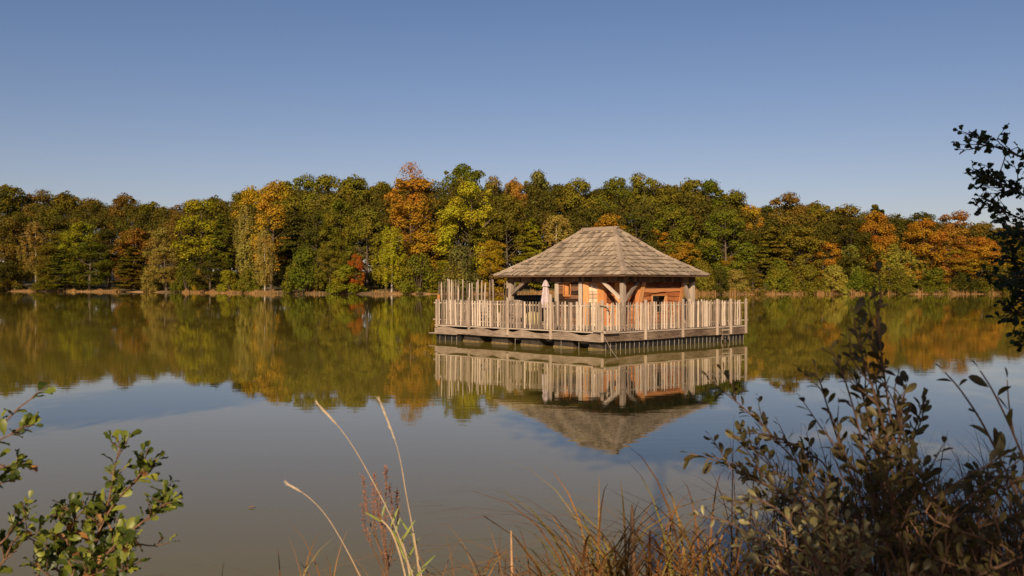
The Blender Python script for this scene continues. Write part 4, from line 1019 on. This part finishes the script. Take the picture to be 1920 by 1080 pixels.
# --- grasses
def blades(n, xr, yr, hr, bend, w, seed, dark=False, clumps=None):
    r = random.Random(seed); V = []; Fc = []
    for i in range(n):
        if clumps: cx, cy, cr_ = r.choice(clumps); x = cx+r.gauss(0, cr_); y = cy+r.gauss(0, cr_)
        else: x = r.uniform(*xr); y = r.uniform(*yr)
        g = ground_z(x, y)-.02; h = r.uniform(*hr); th = r.uniform(0, 6.28); bnd = r.uniform(*bend)*h
        dx, dy = math.cos(th), math.sin(th); ww = w*r.uniform(.5, 1.3); px_, py_ = -dy, dx
        if abs(px_) < .4: px_ = .8
        o = len(V)
        for k in range(8):
            t = k/7; c = (x+dx*bnd*t**2.4, y+dy*bnd*t**2.4, g+h*(t-(.55*bnd/h if h else 0)*t**3.2)); wk = ww*(1-t**2)*.5+.0004
            V += [(c[0]-px_*wk, c[1]-py_*wk, c[2]), (c[0]+px_*wk, c[1]+py_*wk, c[2])]
        for k in range(7): a = o+k*2; Fc += [a, a+1, a+3, a+2]
    return V, Fc
def tuft(name, label, lists, mat, loc=None):
    V = []; Fc = []
    for v, f in lists: o = len(V); V += v; Fc += [a+o for a in f]
    return tag(link(name, mesh_np(name, np.array(V), Fc, 4), M[mat]), label, 'grass', kind='stuff')
tuft('dry_grass', 'arching orange and brown dry grass along the bottom centre', [
  blades(230, (.15,1.1), (3.6,4.2), (.6,1.15), (.4,1.05), .013, 1, clumps=[(.30,3.9,.07),(.42,3.8,.09),(.55,3.95,.06),(.75,3.9,.08),(.86,3.8,.1)]),
  blades(220, (-.2,1.3), (3.3,4.3), (.35,.75), (.3,.85), .009, 2),
  blades(170, (-1.2,-.2), (3.5,4.2), (.45,.86), (.35,.95), .008, 3, clumps=[(-.95,3.8,.1),(-.75,3.9,.1),(-.6,3.9,.12),(-.3,3.9,.1),(-.12,3.9,.1)]),
  blades(60, (-2.2,-1.4), (3.0,3.6), (.2,.5), (.4,1.2), .007, 4)], 'grass')
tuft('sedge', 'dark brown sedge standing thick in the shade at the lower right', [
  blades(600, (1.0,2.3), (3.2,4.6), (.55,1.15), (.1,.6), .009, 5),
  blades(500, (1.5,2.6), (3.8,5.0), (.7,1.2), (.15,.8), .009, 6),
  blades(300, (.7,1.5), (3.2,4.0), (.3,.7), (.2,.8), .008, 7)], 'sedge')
tuft('bank_grass', 'short grass of the near bank below the frame', [
  blades(8000, (-5,6), (0,4.6), (.08,.3), (.3,1.2), .008, 8)], 'grass')

# --- single plants standing out of the grass
def straw(label, pts, d, head):
    base = P(*pts[0], d); base.z = ground_z(base.x, base.y)-.02; root = thing('grass_stalk', label, 'grass stalk', base, 0, 'tall pale grass stalks')
    path = [p-base for p in smooth_path([base]+PP(pts, d), 6)]
    m = MB(); k = len(path); m.tube(path, [.0032-.0019*i/(k-1) for i in range(k)], 5); link('stem', m, M['straw'], root)
    m = MB(); hp = path[-head:]; n = len(hp); m.tube(hp, [.0016+.0034*math.sin(math.pi*(i+.4)/(n))*(1 if i % 2 else .75) for i in range(n)], 6)
    hd = hp
    for q in hd:
        for _ in range(5): e = q+(hp[-1]-hp[0]).normalized()*.02+rv(.0035); m.tube([q, e], [.0016, .0006], 3)
    link('seed_head', m, M['seed'], root)
straw('tall pale grass stalk leaning furthest left, seed head low over the water', [(700,1150),(672,1075),(620,980),(580,934),(541,909)], 3.6, 5)
straw('longest pale grass stalk leaning left in front of the dock plant', [(790,1150),(745,1000),(700,905),(650,820),(598,760)], 3.5, 5)
straw('pale upright grass stalk just right of the dock plant', [(800,1150),(775,1000),(762,930),(745,840),(712,752)], 3.7, 6)
gc = P(775, 1150, 3.55); gc.z = ground_z(gc.x, gc.y)-.02; cn = thing('reed_shoot', 'green-leaved reed shoot at the foot of the pale stalks', 'plant', gc)
o0 = gc; wd = MB(); lv = Leaves()
for pts in ([(775,1150),(765,1060),(752,1010)], [(790,1150),(785,1070),(775,1000)], [(770,1150),(755,1060),(735,1000),(715,975)]):
    gp = P(775, 1150, 3.55); gp.z = ground_z(gp.x, gp.y)-.02; path = smooth_path([gp]+PP(pts, 3.55), 5); wd.tube(path, .004, 5)
    for q in path[8::2]:
        e = Vector((FR.uniform(-.6, .6), FR.uniform(-.3, .3), FR.uniform(.25, 1))); lv.leaf(q, e, Vector((0,-1,.3))+rv(.3), FR.uniform(.05, .11), .008, 'lan')
for mb in (wd, lv): mb.v = [tuple(Vector(v)-o0) for v in mb.v]
link('stem', wd, M['straw'], cn); link('leaves', lv.mesh('leaves'), M['cane'], cn)
gd = P(727, 1150, 3.7); gd.z = ground_z(gd.x, gd.y)-.02; dk = thing('dock_plant', 'dry dock plant with rusty brown seed spikes rising from the bank', 'plant', gd)
o0 = gd; wd = MB(); sd = MB()
spikes = [[(727,1150),(727,1080),(722,1030),(722,960),(724,900),(722,876)], [(727,1080),(712,1030),(702,985),(700,930),(702,888)], [(725,1060),(700,1000),(688,960),(683,925),(680,893)],
          [(727,1070),(738,1020),(745,980),(745,945),(743,920)], [(727,1050),(735,1000),(735,950),(729,910)], [(722,1040),(716,1000),(712,960),(714,920)], [(726,1090),(700,1030),(684,990),(680,945)], [(727,1060),(720,1000),(708,960),(706,905)]]
for sp in spikes:
    path = smooth_path(([gd] if sp[0][1] > 1100 else [])+PP(sp, 3.7, FR.uniform(-.1, .1)), 7); wd.tube(path, [.0035-.0022*i/(len(path)-1) for i in range(len(path))], 5)
    for i in range(int(len(path)*.45), len(path)-1):
        for _ in range(11):
            q = path[i].lerp(path[i+1], FR.random())+rv(.0055); r = FR.uniform(.0018, .0038); d1 = rv().normalized()*r; d2 = rv().normalized()*r
            sd.add([q+d1, q+d2, q-d1, q-d2, q+d1.cross(d2).normalized()*r], [(0,1,4),(1,2,4),(2,3,4),(3,0,4),(0,3,2,1)])
for mb in (wd, sd): mb.v = [tuple(Vector(v)-o0) for v in mb.v]
link('stem', wd, M['twig'], dk); link('seed_head', sd, M['dock'], dk)
b0 = P(1187, 1150, 3.9); m = MB(); m.hexa([(-.012,-.01,0),(.014,-.012,0),(.012,.012,0),(-.013,.01,0),(-.006,-.004,.44),(.004,-.005,.445),(.003,.005,.44),(-.007,.004,.435)])
m = MB(); m.tube([(0,0,-.4),(.002,0,.2),(-.003,0,.38),(-.004,0,.445)], [.014,.012,.009,.004], 6)
tag(link('stake', m, M['stake'], None, b0), 'pale broken stake standing upright in the dry grass at bottom centre', 'stake')
b0 = P(963, 1150, 3.8); m = MB(); m.tube([(0,0,-.4),(-.006,0,.15),(-.01,0,.33)], [.008,.006,.003], 6)
tag(link('stalk', m, M['stake'], None, b0), 'single thin brown stalk standing left of the dry grass tussock', 'stalk')

for (px, py, label) in ((462, 954, 'single pale fallen leaf floating on the brown water at lower left'), (1415, 740, 'tiny leaf floating near the reflection of the fence end')):
    dd = CAMZ*F/(py-HZ); q = P(px, py, dd); lv = Leaves(); lv.leaf(Vector((0,0,.006)), Vector((1,.4,.0)), Vector((0,0,1)), .075, .04, 'ell', .3, -.1)
    tag(link('fallen_leaf', lv.mesh('fallen_leaf'), M['dryleaf'], None, (q.x, q.y, 0)), label, 'leaf')
# ------------------------------------------------------------------ light, sky, camera
AZ = rad(10); EL = rad(26)     # sun behind the camera, a little to its left
sd_ = Vector((-math.sin(AZ)*math.cos(EL), -math.cos(AZ)*math.cos(EL), math.sin(EL)))
L = bpy.data.lights.new('sun', 'SUN'); L.energy = 4.8; L.angle = rad(.5); L.color = (1, .78, .52)
lo = bpy.data.objects.new('sun', L); COL.objects.link(lo); lo.rotation_euler = sd_.to_track_quat('Z', 'Y').to_euler(); lo.location = (0, -20, 30)
w = bpy.data.worlds.new('World'); SC.world = w; w.use_nodes = True; nt = w.node_tree; nt.nodes.clear()
sk = nt.nodes.new('ShaderNodeTexSky'); sk.sky_type = 'NISHITA'; sk.sun_disc = False; sk.sun_elevation = EL; sk.sun_rotation = rad(180)+AZ
sk.air_density = 1.0; sk.dust_density = .6; sk.ozone_density = 1.6; sk.altitude = 100
bg = nt.nodes.new('ShaderNodeBackground'); bg.inputs[1].default_value = .072
out = nt.nodes.new('ShaderNodeOutputWorld'); 
# late-afternoon tint of the clear sky by height above the horizon
tc = nt.nodes.new('ShaderNodeTexCoord'); sx = nt.nodes.new('ShaderNodeSeparateXYZ'); nt.links.new(tc.outputs['Generated'], sx.inputs[0])
r_ = ramp(nt, [(0, (.90, .78, .87)), (.12, (.86, .76, .86)), (.3, (.66, .69, .84)), (.8, (.55, .60, .78))], sx.outputs[2])
mxs = nt.nodes.new('ShaderNodeMix'); mxs.data_type = 'RGBA'; mxs.blend_type = 'MULTIPLY'; mxs.inputs[0].default_value = 1
nt.links.new(sk.outputs[0], mxs.inputs[6]); nt.links.new(r_, mxs.inputs[7]); nt.links.new(mxs.outputs[2], bg.inputs[0]); nt.links.new(bg.outputs[0], out.inputs[0])
c = bpy.data.cameras.new('camera'); c.lens = F/1920*36; c.sensor_width = 36; c.clip_start = .05; c.clip_end = 5000
c.dof.use_dof = True; c.dof.focus_distance = 36; c.dof.aperture_fstop = 6.3
co = bpy.data.objects.new('camera', c); COL.objects.link(co); co.location = (0, 0, CAMZ)
co.rotation_euler = (rad(90)-math.atan((540-HZ)/F), 0, 0); SC.camera = co
SC.view_settings.view_transform = 'Standard'; SC.view_settings.look = 'None'; SC.view_settings.gamma = 1; SC.view_settings.exposure = .24
SC.cycles.max_bounces = 8; SC.cycles.transparent_max_bounces = 8
